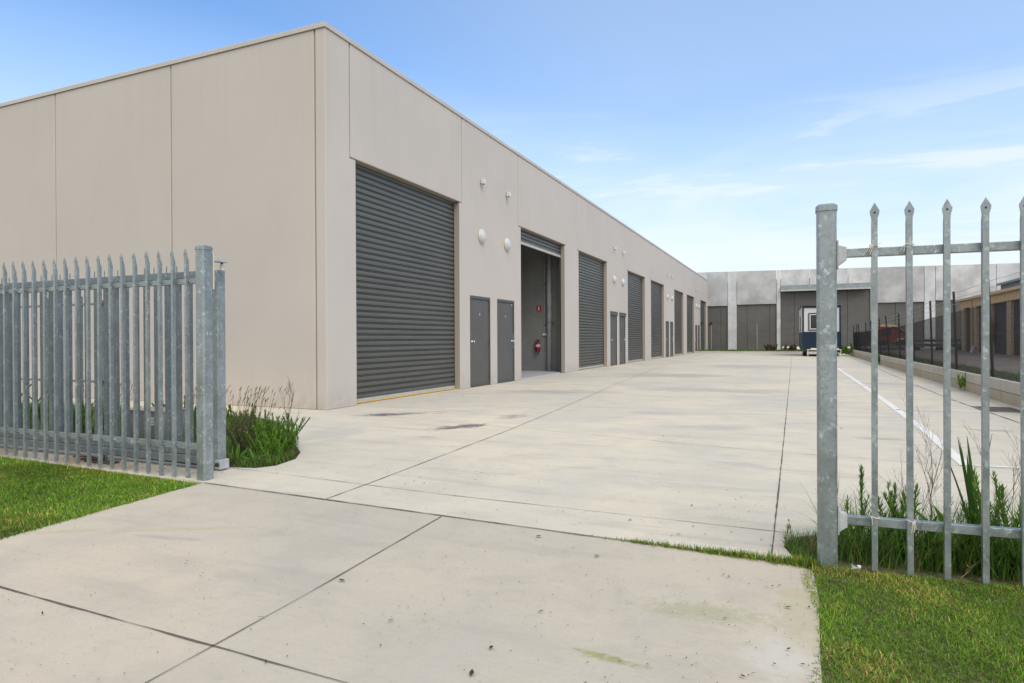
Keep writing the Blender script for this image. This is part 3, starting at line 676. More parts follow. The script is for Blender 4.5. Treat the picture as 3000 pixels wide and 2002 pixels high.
def np_mesh(name, V, F, tint=None):
    me = D.meshes.new(name); nv, nf = len(V), len(F); k = F.shape[1]
    me.vertices.add(nv); me.vertices.foreach_set('co', np.ascontiguousarray(V, dtype=np.float32).ravel())
    me.loops.add(nf * k); me.loops.foreach_set('vertex_index', F.astype(np.int32).ravel())
    me.polygons.add(nf); me.polygons.foreach_set('loop_start', np.arange(0, nf * k, k, dtype=np.int32)); 
    me.update(calc_edges=True); me.validate()
    if tint is not None:
        a = me.color_attributes.new('tint', 'FLOAT_COLOR', 'POINT'); c = np.ones((nv, 4), np.float32); c[:, :3] = tint; a.data.foreach_set('color', c.ravel())
    return me
Vw, Fw = wire_mesh(); Vw = Vw - np.array([FX, 25, .3]); finish('mesh', np_mesh('mesh', Vw, Fw), M_black, cf)
q = MB(); LW = [(y, zt(y)) for y in py_[:-1]] + [(46.3, zt(46.3))]
for d in (.50, 1.05): q.tube([(FX, y, z - d) for y, z in LW], .004, 5)
part('tension_wire', q, M_black, cf)
for d in (.04, .17, .31):
    q = MB(); pts = []
    for (ya, za), (yb, zb) in zip(LW[:-1], LW[1:]):
        for t in (0, .5): pts.append((FX - .06, ya + (yb - ya) * t, za + (zb - za) * t - d - (.02 if t else 0)))
    pts.append((FX - .06, LW[-1][0], LW[-1][1] - d)); q.tube(pts, .0028, 4)
    yy = 7.0
    while yy < 46: z = zt(yy) - d - .01; q.tube([(FX - .075, yy, z - .015), (FX - .045, yy + .01, z + .015)], .002, 3, cap=False); yy += .18
    part('barbed_wire', q, M_galvd, cf)

# storage units on the right
st = thing('storage_building', 'low tan brick storage building with dark brown roller doors', 'building', (9, 30, .3))
M_tan = mat('tan_metal', (.50, .36, .19), .6, 0, .06, 3, .1); M_tbrick = mat('tan_brick', (.46, .36, .21), .8, 0, .22, 9, .4, 30); M_brown = mat('brown_roller', (.040, .028, .026), .55, 0, .15, 3, 0)
pil = [44.2, 41.45, 38.6, 35.55, 32.6, 29.65, 26.7, 23.75, 20.8, 17.85]
q = MB(); q.box(9.0, 9.25, 44.2, 44.8, .3, 2.78)
for p_ in pil[1:]: q.box(9.0, 9.25, p_, p_ + .65, .3, 2.78)
q.box(9.3, 16, 44.65, 44.8, .3, 3.1); part('pillar', q, M_tbrick, st)
for a, b in zip(pil[1:], pil[:-1]):
    m = MB(); y0, y1 = a + .65, b; zz = .31; prof = []
    while zz < 2.75: prof += [(zz, 9.12), (zz + .05, 9.10), (zz + .08, 9.12), (zz + .09, 9.135)]; zz += .1
    for z, x in prof: m.v += [(x, y0, z), (x, y1, z)]
    for i in range(len(prof) - 1): m.f.append([2 * i, 2 * i + 1, 2 * i + 3, 2 * i + 2]); m.m.append(0)
    part('roller_door', m, M_brown, st)
m = MB(); yy = 17.0
while yy < 44.9: m.box(8.96, 9.2, yy, yy + .14, 2.76, 3.18); m.box(8.975, 9.2, yy + .14, yy + .2, 2.76, 3.18); yy += .2
part('fascia', m, M_tan, st)
part('gutter', MB().prism([(8.80, 3.18), (8.80, 3.30), (8.96, 3.34), (9.3, 3.34), (9.3, 3.18)], 'y', 17, 45.35), M_tan, st)
part('roof', MB().prism([(9.31, 3.2), (9.31, 3.33), (12.4, 3.5), (12.4, 3.2)], 'y', 17, 45.2), M_tan, st)
part('downpipe', MB().box(8.90, 8.99, 42.2, 42.32, .3, 3.15), M_tan, st)
part('red_panel', MB().box(8.97, 8.995, 38.35, 38.62, .9, 1.9), mat('red_panel', (.30, .01, .01), .5), st)
hd = thing('grey_hall', 'dark grey hall with a blue-grey roof behind the tan storage building', 'building', (17, 38, .3))
part('wall', MB().box(12.5, 24, 20, 51.5, .3, 4.5), concrete('hall_wall', (.22, .23, .24)), hd)
part('roof', MB().prism([(12.3, 4.51), (12.3, 4.62), (18, 5.3), (24.2, 4.62), (24.2, 4.51)], 'y', 19.8, 51.7), mat('roof_blue', (.20, .26, .27), .5, .2), hd)

# back hall
bk = thing('concrete_hall', 'long bare concrete tilt-panel hall closing the end of the yard', 'building', (4, 60, 0))
def topz(x): return 7.06 - (x + 7.9) * .0155
M_bdark = concrete('dark_panel', (.150, .149, .145), streak=1.0)
M_bl = []
for i, c in enumerate([(.55, .565, .57), (.62, .63, .64), (.50, .50, .495), (.66, .655, .64), (.62, .62, .615)]):
    m, t, b, pos = base('tilt_panel', .85, 0, .2)
    n1 = NOI(t, pos, .42 + .1 * i, 8, .6, .05); n2 = NOI(t, pos, 1.9, 8, .7)
    x = MIX(t, MR(t, n1, .34, .68), tuple(k * .78 for k in c), tuple(k * 1.14 for k in c)); x = MIX(t, MR(t, n2, .5, .8, 0, .4), x, tuple(k * .75 for k in c))
    t.links.new(x, b.inputs['Base Color']); M_bl.append(m)
YB = 60.0
def lpan(x0, x1, z0, mi, y=YB, name='panel'):
    m = MB(); m.prism([(x0 + .015, z0), (x1 - .015, z0), (x1 - .015, topz(x1)), (x0 + .015, topz(x0))], 'y', y, y + .2); part(name, m, M_bl[mi], bk)
for a, b, z, mi in ((-30, -12, 0, 0), (-12, -7.05, 0, 1), (-7.05, -5.3, 4.0, 0), (-5.3, -4.53, 0, 1), (-4.53, -1.29, 4.07, 2), (-1.29, -.96, 0, 3), (-.96, 1.3, 5.15, 4), (1.3, 4.2, 5.15, 1), (4.2, 5.82, 5.15, 4), (5.82, 6.3, 0, 1), (6.3, 9.58, 3.95, 2), (9.58, 10.34, 0, 1), (10.34, 13.66, 4.03, 4), (13.66, 14.3, 0, 1), (14.3, 20, 4.0, 1), (20, 45, 0, 4)): lpan(a, b, z, mi)
m = MB(); zb = [-7.05, -5.89, -5.3, -4.53, -3.69, -1.85, -1.29, -.96, .13, 2.0, 4.15, 5.82, 6.3, 7.61, 9.58, 10.34, 12, 13.66, 14.3, 20]
for a, b in zip(zb[:-1], zb[1:]): m.box(a + .012, b - .012, YB + .12, YB + .32, 0, 5.2)
part('lower_panel', m, M_bdark, bk)
part('backing', MB().box(-29.9, 44.9, YB + .34, YB + .5, 0, 6.2), M_hinge, bk)
part('awning', MB().prism([(YB - .40, 5.13), (YB - .40, 5.19), (YB - .002, 5.62), (YB - .002, 5.55)], 'x', -.95, 5.80), mat('awning_sheet', (.17, .20, .21), .45, .2, .15, 3), bk)
part('awning_trim', MB().box(-.96, 5.81, YB - .44, YB - .405, 5.09, 5.20), M_rail, bk)
q = MB().box(-6.75, -6.70, YB + .07, YB + .11, .1, 2.35).box(-2.9, -2.86, YB + .07, YB + .11, .1, 2.35); part('wall_conduit', q, M_rail, bk)
part('meter_box', MB().box(-6.83, -6.62, YB + .02, YB + .11, 2.36, 2.56), M_hinge, bk)
kb = MB().prism([(49.95, 0), (50.10, .14), (50.28, .15), (50.28, -.02), (49.95, -.02)], 'x', -6.85, 2.6); struct('kerb', kb, concrete('kerb', (.42, .40, .36)))
sb2 = MB().box(-6.85, 3.2, 50.29, 59.95, -.02, .10); struct('planter_soil', sb2, M_soilg)
lk = MB().box(2.62, 3.28, 43.9, 50.28, -.02, .006); struct('corner_slab', lk, M_yard)
for x0, x1, y, lb_ in ((-.8, 2.2, 57.8, 'left of the trailer'), (4.0, 6.0, 57.8, 'right of the trailer')):
    o = thing('white_pipe', 'white plastic pipes lying against the far hall, %s' % lb_, 'pipe', (x0, y, .1), group='white pipes by the far wall')
    part('pipe', MB().tube([(x0, y, .3), (x1, y, .3)], .10, 10).tube([(x0 + .5, y - .3, .2), (x1 - .1, y - .3, .2)], .09, 10), M_white, o)

# trailer cabin
tr = thing('site_trailer', 'dark blue and white site cabin trailer parked near the end of the yard', 'trailer', (1.58, 43, 0), R(1.5))
M_navy = mat('navy_metal', (.012, .028, .058), .42, .1, .1, 3, 0); M_wpan = mat('white_panel', (.62, .61, .59), .5, 0, .03, 2, 0)
def corr(mb, x0, x1, z0, z1, y, dy=-.02, pitch=.09):
    x = x0
    while x < x1 - 1e-4:
        e2 = min(x + pitch, x1); h = (e2 - x) / 2; k = len(mb.v); mb.v += [(x, y, z0), (x, y, z1), (x + h, y + dy, z0), (x + h, y + dy, z1), (e2, y, z0), (e2, y, z1)]
        mb.f += [[k, k + 2, k + 3, k + 1], [k + 2, k + 4, k + 5, k + 3]]; mb.m += [0, 0]; x = e2
HW, TL = 1.05, 5.2
b = MB().box(-HW, HW, 0, TL, .47, 3.02); part('body', b, M_wpan, tr, local=True)
b = MB(); corr(b, -HW, HW, .46, 1.48, -.012); b.box(-HW - .012, -HW - .002, -.01, TL, .46, 1.48); b.box(HW + .002, HW + .012, -.01, TL, .46, 1.48); part('lower_cladding', b, M_navy, tr, local=True)
b = MB(); b.box(-HW - .01, -HW + .09, -.03, -.002, 1.49, 3.03); b.box(HW - .09, HW + .01, -.03, -.002, 1.49, 3.03); b.box(-HW + .09, HW - .09, -.03, -.002, 2.93, 3.03); part('trim', b, M_navy, tr, local=True)
b = MB(); b.box(-.72, .14 + .34, -.05, -.003, 1.56, 1.62); b.box(-.72, .48, -.05, -.003, 2.56, 2.62); b.box(-.72, -.66, -.05, -.003, 1.62, 2.56); b.box(.42, .48, -.05, -.003, 1.62, 2.56)
wn = part('window', b, M_navy, tr, local=True)
b = MB(); b.box(-.655, -.60, -.04, -.004, 1.625, 2.555); b.box(.36, .415, -.04, -.004, 1.625, 2.555); b.box(-.60, .36, -.04, -.004, 1.625, 1.68); b.box(-.60, .36, -.04, -.004, 2.50, 2.555); part('frame', b, M_white, wn, local=True)
part('pane', MB().box(-.60, .36, -.015, -.005, 1.68, 2.50), mat('dark_glass', (.012, .013, .014), .08, 0, .1, 3, 0), wn, local=True)
wn2 = part('side_window', MB().box(-HW - .035, -HW - .003, 2.6, 3.6, 1.56, 2.45), M_navy, tr, local=True); part('pane', MB().box(-HW - .045, -HW - .036, 2.68, 3.52, 1.64, 2.37), M_white, wn2, local=True)
b = MB(); corr(b, -HW - .08, HW + .08, 3.05, 3.13, -.12, .0, .08)
k = 0; x = -HW - .08; V0 = []
b = MB(); n = 27
for i in range(n + 1):
    x = -HW - .08 + i * (2 * HW + .16) / n; dz = .03 if i % 2 else 0; b.v += [(x, -.12, 3.05 + dz), (x, TL + .1, 3.22 + dz)]
for i in range(n): b.f.append([2 * i, 2 * i + 2, 2 * i + 3, 2 * i + 1]); b.m.append(0)
part('roof', b, mat('roof_zinc', (.30, .36, .42), .4, .3), tr, local=True)
part('eave', MB().box(-HW - .07, HW + .07, -.10, TL + .05, 3.03, 3.048), M_navy, tr, local=True)
for s in (-1, 1):
    for yy in (1.0, 1.75):
        wh_ = part('wheel', MB().lathe([(.18, -.10), (.32, -.10), (.34, -.06), (.34, .06), (.32, .10), (.18, .10)], (s * .88, yy, .34), (1, 0, 0), 24), mat('tyre', (.015, .015, .015), .8), tr, local=True)
        part('rim', MB().lathe([(.17, -.11), (.17, .11)], (s * .88, yy, .34), (1, 0, 0), 20), M_white, wh_, local=True)
part('chassis', MB().box(-.95, .95, .05, TL, .36, .465), M_hinge, tr, local=True)
part('mudguard', MB().box(-1.04, -.55, -.0, .1, .30, .46), M_hinge, tr, local=True)
b = MB(); b.box(-.82, 1.02, -.75, -.05, .39, .43); b.box(-.80, 1.0, -.72, -.69, .20, .23); b.box(-.80, -.76, -.72, -.69, .02, .39); b.box(.96, 1.0, -.72, -.69, .02, .39)
b.box(-.6, .9, -.3, -.1, .431, .50)
part('step', b, M_white, tr, local=True)

# orange machine and steel beams in the neighbour yard
om = thing('orange_loader', 'orange loader with a tan hood parked beyond the wire fence', 'machine', (6.1, 49, .3))
M_or = mat('orange_paint', (.36, .065, .022), .6, 0, .35, 6, 0)
part('body', MB().prism([(5.1, .75), (6.95, .75), (6.95, 1.25), (6.6, 1.45), (6.2, 1.75), (5.1, 1.8)], 'y', 48.6, 50.2), M_or, om, bevel=.05)
part('canopy', MB().prism([(5.3, 1.82), (6.1, 1.82), (6.75, 1.42), (6.8, 1.46), (6.15, 1.93), (5.6, 2.0), (5.25, 1.9)], 'y', 48.5, 50.3), mat('tan_hood', (.33, .22, .13), .7), om)
part('cab_window', MB().box(5.35, 5.9, 48.58, 48.598, 1.2, 1.7), M_hinge, om)
part('engine_panel', MB().box(6.25, 6.6, 48.56, 48.598, .85, 1.08), M_white, om)
part('bucket', MB().prism([(6.96, .6), (7.6, .6), (7.6, .68), (7.1, .8), (7.05, 1.2), (6.96, 1.2)], 'y', 48.6, 50.2), M_or, om)
for x in (5.45, 6.5): part('wheel', MB().lathe([(.2, -.12), (.33, -.12), (.34, .12), (.2, .12)], (x, 48.55, .64), (0, 1, 0), 20), mat('loader_tyre', (.02, .02, .02), .9), om)
bs = thing('beam_stack', 'stack of grey steel beams and pallets beyond the wire fence', 'beams', (8.0, 47.5, .3))
q = MB()
for i, (z, y) in enumerate(((.52, 47.2), (.52, 47.8), (.80, 47.5))): q.box(6.9, 9.9, y, y + .3, z, z + .05).box(6.9, 9.9, y + .12, y + .16, z + .05, z + .16).box(6.9, 9.9, y, y + .3, z + .16, z + .2)
part('beam', q, M_galvd, bs)
q = MB()
for x in (7.1, 8.3, 9.4): q.box(x, x + .2, 47.1, 48.1, .30, .515)
part('bearer', q, M_hinge, bs)
q = thing('guard_rail_pile', 'low dark pile of rails beside the orange machine', 'rails', (6.0, 47.4, .3)); part('rail', MB().box(4.9, 7.0, 47.0, 47.1, .48, .62).box(4.9, 7.0, 47.3, 47.4, .36, .46), M_galvd, q); part('foot', MB().box(5.2, 5.3, 47.0, 47.4, .30, .355).box(6.6, 6.7, 47.0, 47.4, .30, .355), M_hinge, q)
q = thing('white_bollard', 'small white leaning marker at the foot of a storage pillar', 'marker', (8.7, 40.6, .3)); part('marker', MB().tube([(8.7, 40.9, .30), (8.75, 40.7, .62)], [.12, .09], 10), M_white, q); part('top', MB().lathe([(.12, 0), (.12, .03)], (8.76, 40.68, .625)), M_white, q)

# ------------------------------------------------------------------ vegetation
def ribbons(base_, az, lean, L, W, droop, col, S=3, tipw=.05, rng=None, mid=None, twist=None):
    """vectorised tapering, bending blades. returns V,F,C"""
    n = len(L); az, lean, L, W, droop = [np.broadcast_to(np.asarray(a, float), (n,)) for a in (az, lean, L, W, droop)]
    t = np.linspace(0, 1, S + 1); V = np.zeros((n, S + 1, 2, 3)); p = base_.copy(); ang = lean.copy()
    wa = az + np.pi / 2 + (0 if twist is None else twist)
    for i in range(S + 1):
        if mid: wd = W * np.interp(t[i], [0, mid, .85, 1], [.25, 1, .5, tipw])
        else: wd = W * (1 - t[i] ** 1.6 * (1 - tipw))
        side = np.stack([np.cos(wa), np.sin(wa), np.zeros(n)], -1) * wd[:, None] / 2
        V[:, i, 0] = p - side; V[:, i, 1] = p + side
        d = np.stack([np.sin(ang) * np.cos(az), np.sin(ang) * np.sin(az), np.cos(ang)], -1)
        p = p + d * (L / S)[:, None]; ang = ang + droop / S
    idx = np.arange(n * (S + 1) * 2).reshape(n, S + 1, 2)
    F = np.stack([idx[:, :-1, 0], idx[:, :-1, 1], idx[:, 1:, 1], idx[:, 1:, 0]], -1).reshape(-1, 4)
    C = np.repeat(col, (S + 1) * 2, axis=0)
    return V.reshape(-1, 3), F, C
def merge(L):
    V = []; F = []; C = []; o = 0
    for v, f, c in L: V.append(v); F.append(f + o); C.append(c); o += len(v)
    return np.concatenate(V), np.concatenate(F), np.concatenate(C)
def vobj(name, data, m, parent=None, off=None):
    V, F, C = data
    if off is not None: V = V - np.array(off)
    return finish(name, np_mesh(name, V, F, C), m, parent)
def inpoly(x, y, poly_):
    c = np.zeros(len(x), bool); n = len(poly_)
    for i in range(n):
        x1, y1 = poly_[i]; x2, y2 = poly_[(i + 1) % n]
        k = ((y1 > y) != (y2 > y)) & (x < (x2 - x1) * (y - y1) / (y2 - y1 + 1e-12) + x1); c ^= k
    return c
def vnoise(x, y, s, seed):
    r = np.random.RandomState(seed); a = np.zeros_like(x)
    for i in range(6):
        k = r.uniform(-1, 1, 2) * s * (1 + i * .7); a += np.sin(k[0] * x + k[1] * y + r.uniform(0, 7)) / (1 + .4 * i)
    return a / 3
PAL = np.array([1.85, 1.72, 1.25]) * np.array([(.075, .155, .018), (.105, .20, .025), (.055, .115, .015), (.15, .22, .04), (.095, .17, .05), (.33, .27, .11), (.24, .22, .08), (.12, .075, .035)])
def grass_area(name, pl_, dens, L, W, seed, edge=.0, dry=0.0, label='', lean=(.2, 1.1), prob=None):
    r = np.random.RandomState(seed); xs_ = [p[0] for p in pl_]; ys_ = [p[1] for p in pl_]
    A = (max(xs_) - min(xs_)) * (max(ys_) - min(ys_)); n = int(A * dens)
    x = r.uniform(min(xs_), max(xs_), n); y = r.uniform(min(ys_), max(ys_), n)
    jx = x + vnoise(x * 8, y * 8, 2, seed) * edge + r.normal(0, .3, n) * edge; k = inpoly(jx, y + vnoise(y * 8, x * 8, 2, seed + 1) * edge * .4, pl_)
    x, y = x[k], y[k]; n = len(x)
    p1 = vnoise(x, y, 4.5, seed + 2); p2 = vnoise(x, y, 11, seed + 3); p3 = vnoise(x, y, 2.2, seed + 4)
    if prob is not None:
        k = r.uniform(0, 1, n) < prob(x, y); x, y, p1, p2, p3 = x[k], y[k], p1[k], p2[k], p3[k]; n = len(x)
    u = r.uniform(0, 1, n); idx = np.where(u < .34, 0, np.where(u < .62, 1, np.where(u < .82, 2, np.where(u < .93, 3, 4))))
    dr = np.clip(dry + dry * 3.2 * (p1 + p2 * .7), 0, .9); uu = r.uniform(0, 1, n)
    idx = np.where(uu < dr, r.choice([5, 6, 6, 7], n), idx)
    col = PAL[idx] * r.uniform(.55, 1.55, (n, 1)) * (1 + .42 * np.clip(p3 + .5 * p2, -1, 1))[:, None]
    Ln = r.uniform(L[0], L[1], n) * (1 + .35 * p2); b = np.stack([x, y, np.full(n, -.008)], -1)
    return x, y, ribbons(b, r.uniform(0, 6.283, n), r.uniform(lean[0], lean[1], n), Ln, r.uniform(W * .6, W * 1.3, n), r.uniform(.2, 1.2, n), col, 3, .1)
def clover(x0, y0, n, seed, zc=.03):
    r = np.random.RandomState(seed); V = []; 
    x = np.repeat(x0, 3); y = np.repeat(y0, 3); m = len(x); az = np.tile(np.array([0, 2.1, 4.2]), len(x0)) + np.repeat(r.uniform(0, 6.28, len(x0)), 3)
    b = np.stack([x, y, np.repeat(r.uniform(.015, .04, len(x0)), 3)], -1)
    col = np.array([(.10, .21, .04)]) * r.uniform(.8, 1.3, (m, 1))
    return ribbons(b, az, np.full(m, 1.35), r.uniform(.004, .007, m), r.uniform(.004, .007, m), np.full(m, .2), col, 3, .4, mid=.6)
LL = [(-4.30, 3.66), (-4.225, 2.9), (-4.145, 2.2), (-4.07, 1.7), (-8.6, 1.7), (-8.6, 3.81), (-7.2, 3.77)]
x, y, dL = grass_area('lawn_left', LL, 15000, (.014, .038), .0042, 11, .016, .06)
rs = np.random.RandomState(3); ci = rs.choice(len(x), 2600)
o = vobj('lawn_grass', merge([dL, clover(x[ci], y[ci], 0, 5)]), M_grass); tag(o, 'short green mown grass left of the driveway', 'grass', None, 'stuff')
RL = [(.04, 3.50), (.055, 3.40), (.035, 3.28), (.07, 3.1), (.095, 2.95), (.075, 2.7), (.09, 2.5), (.045, 2.38), (.07, 2.2), (.08, 1.5), (2.0, 1.5), (2.0, 3.64), (1.0, 3.60), (.35, 3.53), (.15, 3.55), (.05, 3.56)]
x, y, dR = grass_area('lawn_right', RL, 30000, (.010, .028), .0030, 21, .020, .13)
ci = rs.choice(len(x), 2500)
o = vobj('lawn_grass', merge([dR, clover(x[ci], y[ci], 0, 6)]), M_grass); tag(o, 'mown grass with yellow dry patches in the right corner', 'grass', None, 'stuff')
# grass growing out of the joint
def jointgrass():
    r = np.random.RandomState(31); n = 3600; x = -1.15 + 1.25 * r.uniform(0, 1, n) ** .62
    k = r.uniform(0, 1, n) < np.clip(.25 + (x + 1.15) * .6 + .5 * vnoise(x * 6, x * 0, 3, 8), .05, 1); x = x[k]; n = len(x)
    y = np.interp(x, [-2.07, -1.12, .03], [3.596, 3.548, 3.508]) + r.normal(0, 1, n) * (.006 + .014 * (x + 1.15)); h = .012 + .026 * (x + 1.15) / 1.2
    col = PAL[r.choice([0, 1, 2, 2, 3, 6], n)] * r.uniform(.6, 1.2, (n, 1))
    return ribbons(np.stack([x, y, np.zeros(n)], -1), r.uniform(0, 6.28, n), r.uniform(.1, 1.2, n), h * r.uniform(.6, 1.5, n), np.full(n, .0038), r.uniform(.1, 1.0, n), col, 3, .1)
o = vobj('joint_grass', jointgrass(), M_grass); tag(o, 'ragged line of grass growing from the concrete joint', 'grass', None, 'stuff')

def long_grass(name, pl_, dens, hl, seed, label, hfun=None, W=.006, dry=.12):
    x, y, _ = grass_area(name, pl_, dens, (.03, .04), .004, seed, .03, 0)
    r = np.random.RandomState(seed + 9); n = len(x); Ln = r.uniform(hl[0], hl[1], n) * (hfun(x, y) if hfun else 1)
    pal = 1.9 * np.array([(.05, .11, .016), (.075, .15, .02), (.035, .08, .012), (.11, .17, .03), (.06, .12, .03)]); col = pal[r.randint(0, 5, n)] * r.uniform(.7, 1.35, (n, 1))
    k = r.uniform(0, 1, n) < dry; col[k] = np.array([.24, .19, .09]) * r.uniform(.6, 1.2, (k.sum(), 1))
    d = ribbons(np.stack([x, y, np.full(n, -.01)], -1), r.uniform(0, 6.283, n), r.uniform(.03, .55, n), Ln, r.uniform(W * .5, W * 1.3, n), r.uniform(.3, 1.9, n), col, 5, .05)
    o = vobj(name, d, M_leaf); tag(o, label, 'grass', None, 'stuff'); return o
long_grass('tall_grass', [(.21, 3.64), (.30, 3.62), (3.4, 3.72), (3.4, 4.22), (.5, 4.12), (.2, 4.06), (.16, 3.8)], 3600, (.15, .41), 41, 'tall dark green weeds and grass behind the right fence')
long_grass('bed_edge_grass', [(-.05, 3.90), (-.05, 3.78), (.0, 3.62), (.03, 3.54), (.20, 3.54), (.22, 4.05), (.06, 4.0)], 9000, (.025, .10), 43, 'tangled grass spilling past the right gate post', dry=.3, W=.004)
long_grass('bed_grass', [(-4.70, 4.30), (-4.40, 4.38), (-4.36, 4.6), (-4.6, 5.0), (-5.0, 5.36), (-5.5, 5.8), (-6.2, 6.4), (-7.0, 6.9), (-12, 7.1), (-12, 4.7), (-6.9, 4.45)], 600, (.06, .22), 45, 'mixed grass and weeds in the garden bed behind the sliding gate', W=.009)
long_grass('verge_grass', [(3.42, 6), (3.9, 6), (4.4, 12), (4.4, 43), (3.45, 43)], 160, (.03, .14), 47, 'low weeds along the top of the retaining wall', W=.012)
oo = [o_ for o_ in COL.objects if o_.name == 'verge_grass'][0]; oo.location.z = .33
long_grass('planter_grass', [(-6.8, 50.4), (3.1, 50.4), (3.1, 53), (-6.8, 53)], 70, (.08, .28), 49, 'low ground cover in the planter in front of the far hall', W=.03, dry=.35); oo = [o_ for o_ in COL.objects if o_.name == 'planter_grass'][0]; oo.location.z = .1

def leafy(name, x, y, h, nst, label, spread=.1, leafL=.035, leafW=.006, col=(.07, .14, .03), dens=55, z=0, group=None, cat='plant'):
    r = np.random.RandomState(int(abs(x * 977 + y * 331 + h * 77)) % 99999)
    t = thing(name, label, cat, (x, y, z), group=group); SV = []; LV = []
    for s in range(nst):
        az = r.uniform(0, 6.28); ln = r.uniform(0, .62) * (1 if nst > 1 else .2); H_ = h * r.uniform(.6, 1.0) if s else h
        b = np.array([[x + r.uniform(-spread, spread), y + r.uniform(-spread, spread) * .7, z - .01]])
        v, f, c = ribbons(b, az, ln, np.array([H_]), .004, .1, np.array([[.10, .09, .03]]), 6, .5); SV.append((v, f, c))
        v2, f2, c2 = ribbons(b, az, ln, np.array([H_]), .004, .1, np.array([[.10, .09, .03]]), 6, .5, twist=1.57); SV.append((v2, f2, c2))
        cen = (v.reshape(7, 2, 3)).mean(1); n = int(dens * H_ / .4); u = r.uniform(.12, 1, n) ** .8
        P = np.stack([np.interp(u, np.linspace(0, 1, 7), cen[:, k]) for k in range(3)], -1)
        cc_ = np.array([2.7, 2.3, 1.8]) * np.array([col]) * r.uniform(.65, 1.45, (n, 1))
        LV.append(ribbons(P, r.uniform(0, 6.28, n), r.uniform(.35, 1.1, n) * (1.15 - u * .6), leafL * r.uniform(.6, 1.3, n) * (1.15 - .5 * u), np.full(n, leafW), r.uniform(-.5, .5, n), cc_, 3, .1, mid=.5))
    vobj('stem', merge(SV), M_stem, t, (x, y, z)); vobj('foliage', merge(LV), M_leaf, t, (x, y, z)); return t
def dryweed(name, x, y, h, label, seed, z=0, col=(.20, .14, .10), fan=.5, depth=4, r0=.003, lean=0.0):
    r = random.Random(seed); mb = MB(); t = thing(name, label, 'plant', (x, y, z))
    def br(p, d, L, rad, k):
        n = 3; pts = [p]; dd = d
        for i in range(n):
            dd = (dd + Vector((r.uniform(-1, 1), r.uniform(-1, 1), r.uniform(-.2, .6))) * .14).normalized(); pts.append(pts[-1] + dd * (L / n))
        mb.tube(pts, [rad, rad * .85, rad * .7, rad * .55], 4, cap=False)
        if k > 0:
            for i in range(r.randint(2, 4) if k < depth else 4):
                q = pts[r.randint(1, n)]; nd = (dd + Vector((r.uniform(-1, 1), r.uniform(-1, 1), r.uniform(-.1, .8))) * fan).normalized(); br(q, nd, L * r.uniform(.45, .8), rad * .62, k - 1)
    br(Vector((x, y, z - .01)), Vector((lean, r.uniform(-.1, .1), 1)).normalized(), h * .45, r0, depth)
    me = D.meshes.new('stems'); me.from_pydata([(v[0] - x, v[1] - y, v[2] - z) for v in mb.v], [], mb.f); a = me.color_attributes.new('tint', 'FLOAT_COLOR', 'POINT')
    a.data.foreach_set('color', [c for v in mb.v for c in (*col, 1)]); finish('stems', me, M_stem, t); return t
def broad(name, x, y, n, L, W, label, seed, col=(.10, .19, .03), lean=(.15, .9), droop=(.2, 1.0), z=0, mid=.6, group=None):
    r = np.random.RandomState(seed); t = thing(name, label, 'plant', (x, y, z), group=group)
    b = np.stack([x + r.uniform(-.02, .02, n), y + r.uniform(-.02, .02, n), np.full(n, z - .01)], -1)
    d = ribbons(b, r.uniform(0, 6.28, n), r.uniform(*lean, n), r.uniform(*L, n), r.uniform(*W, n), r.uniform(*droop, n), np.array([col]) * r.uniform(.75, 1.35, (n, 1)), 7, .08, mid=mid)
    vobj('leaves', d, M_leaf, t, (x, y, z)); return t
def seedgrass(name, x, y, n, h, label, seed, spread=.25, col=(.17, .15, .05), hd=.06):
    r = np.random.RandomState(seed); t = thing(name, label, 'plant', (x, y, 0))
    b = np.stack([x + r.uniform(-spread, spread, n), y + r.uniform(-spread, spread, n) * .6, np.full(n, -.01)], -1); az = r.uniform(-.6, 1.2, n); ln = r.uniform(.0, .22, n); L = h * r.uniform(.7, 1.0, n); dr = r.uniform(.1, .5, n)
    v, f, c = ribbons(b, az, ln, L, .0035, dr, np.tile([[.12, .14, .04]], (n, 1)), 5, .6)
    ends = v.reshape(n, 6, 2, 3)[:, -1].mean(1) - np.stack([np.sin(ln + dr) * np.cos(az), np.sin(ln + dr) * np.sin(az), np.cos(ln + dr)], -1) * .005
    hs = [ribbons(ends, az, ln + dr, np.full(n, hd) * r.uniform(.7, 1.2, n), .009, .3, np.array([col]) * r.uniform(.7, 1.3, (n, 1)), 4, .15, mid=.4, twist=tw) for tw in (0, 1.57)]
    vobj('stalks', (v, f, c), M_leaf, t, (x, y, 0)); vobj('seed_heads', merge(hs), M_stem, t, (x, y, 0)); return t
# right bed plants
leafy('leafy_weed', .36, 3.98, .43, 1, 'upright bushy-leaved weed just right of the gate post', .02, .05, .007, (.055, .12, .03), 150)
leafy('leafy_weed', .27, 3.86, .30, 2, 'small leafy weed close beside the gate post', .03, .04, .007, (.06, .12, .03), 110)
leafy('leafy_weed', .47, 4.05, .36, 2, 'short leafy weed behind the first picket', .03, .05, .007, (.05, .11, .03), 120)
leafy('leafy_weed', .72, 4.02, .44, 2, 'thin weed with narrow upright leaves behind the second gap', .02, .07, .006, (.06, .10, .03), 45)
leafy('leafy_weed', 1.02, 4.0, .48, 5, 'dense leafy weed clump at the right edge of the picture', .10, .05, .008, (.075, .15, .03), 110)
dryweed('dry_weed', .585, 4.05, .62, 'tall dry brown branching weed left of the second picket', 5, col=(.21, .15, .11))
dryweed('dry_weed', .66, 4.05, .66, 'tall dry brown branching weed right of the second picket', 8, col=(.23, .17, .12))
dryweed('dry_weed', .98, 3.95, .70, 'tangled grey dry weed near the right edge of the picture', 12, col=(.26, .22, .17), fan=.55)
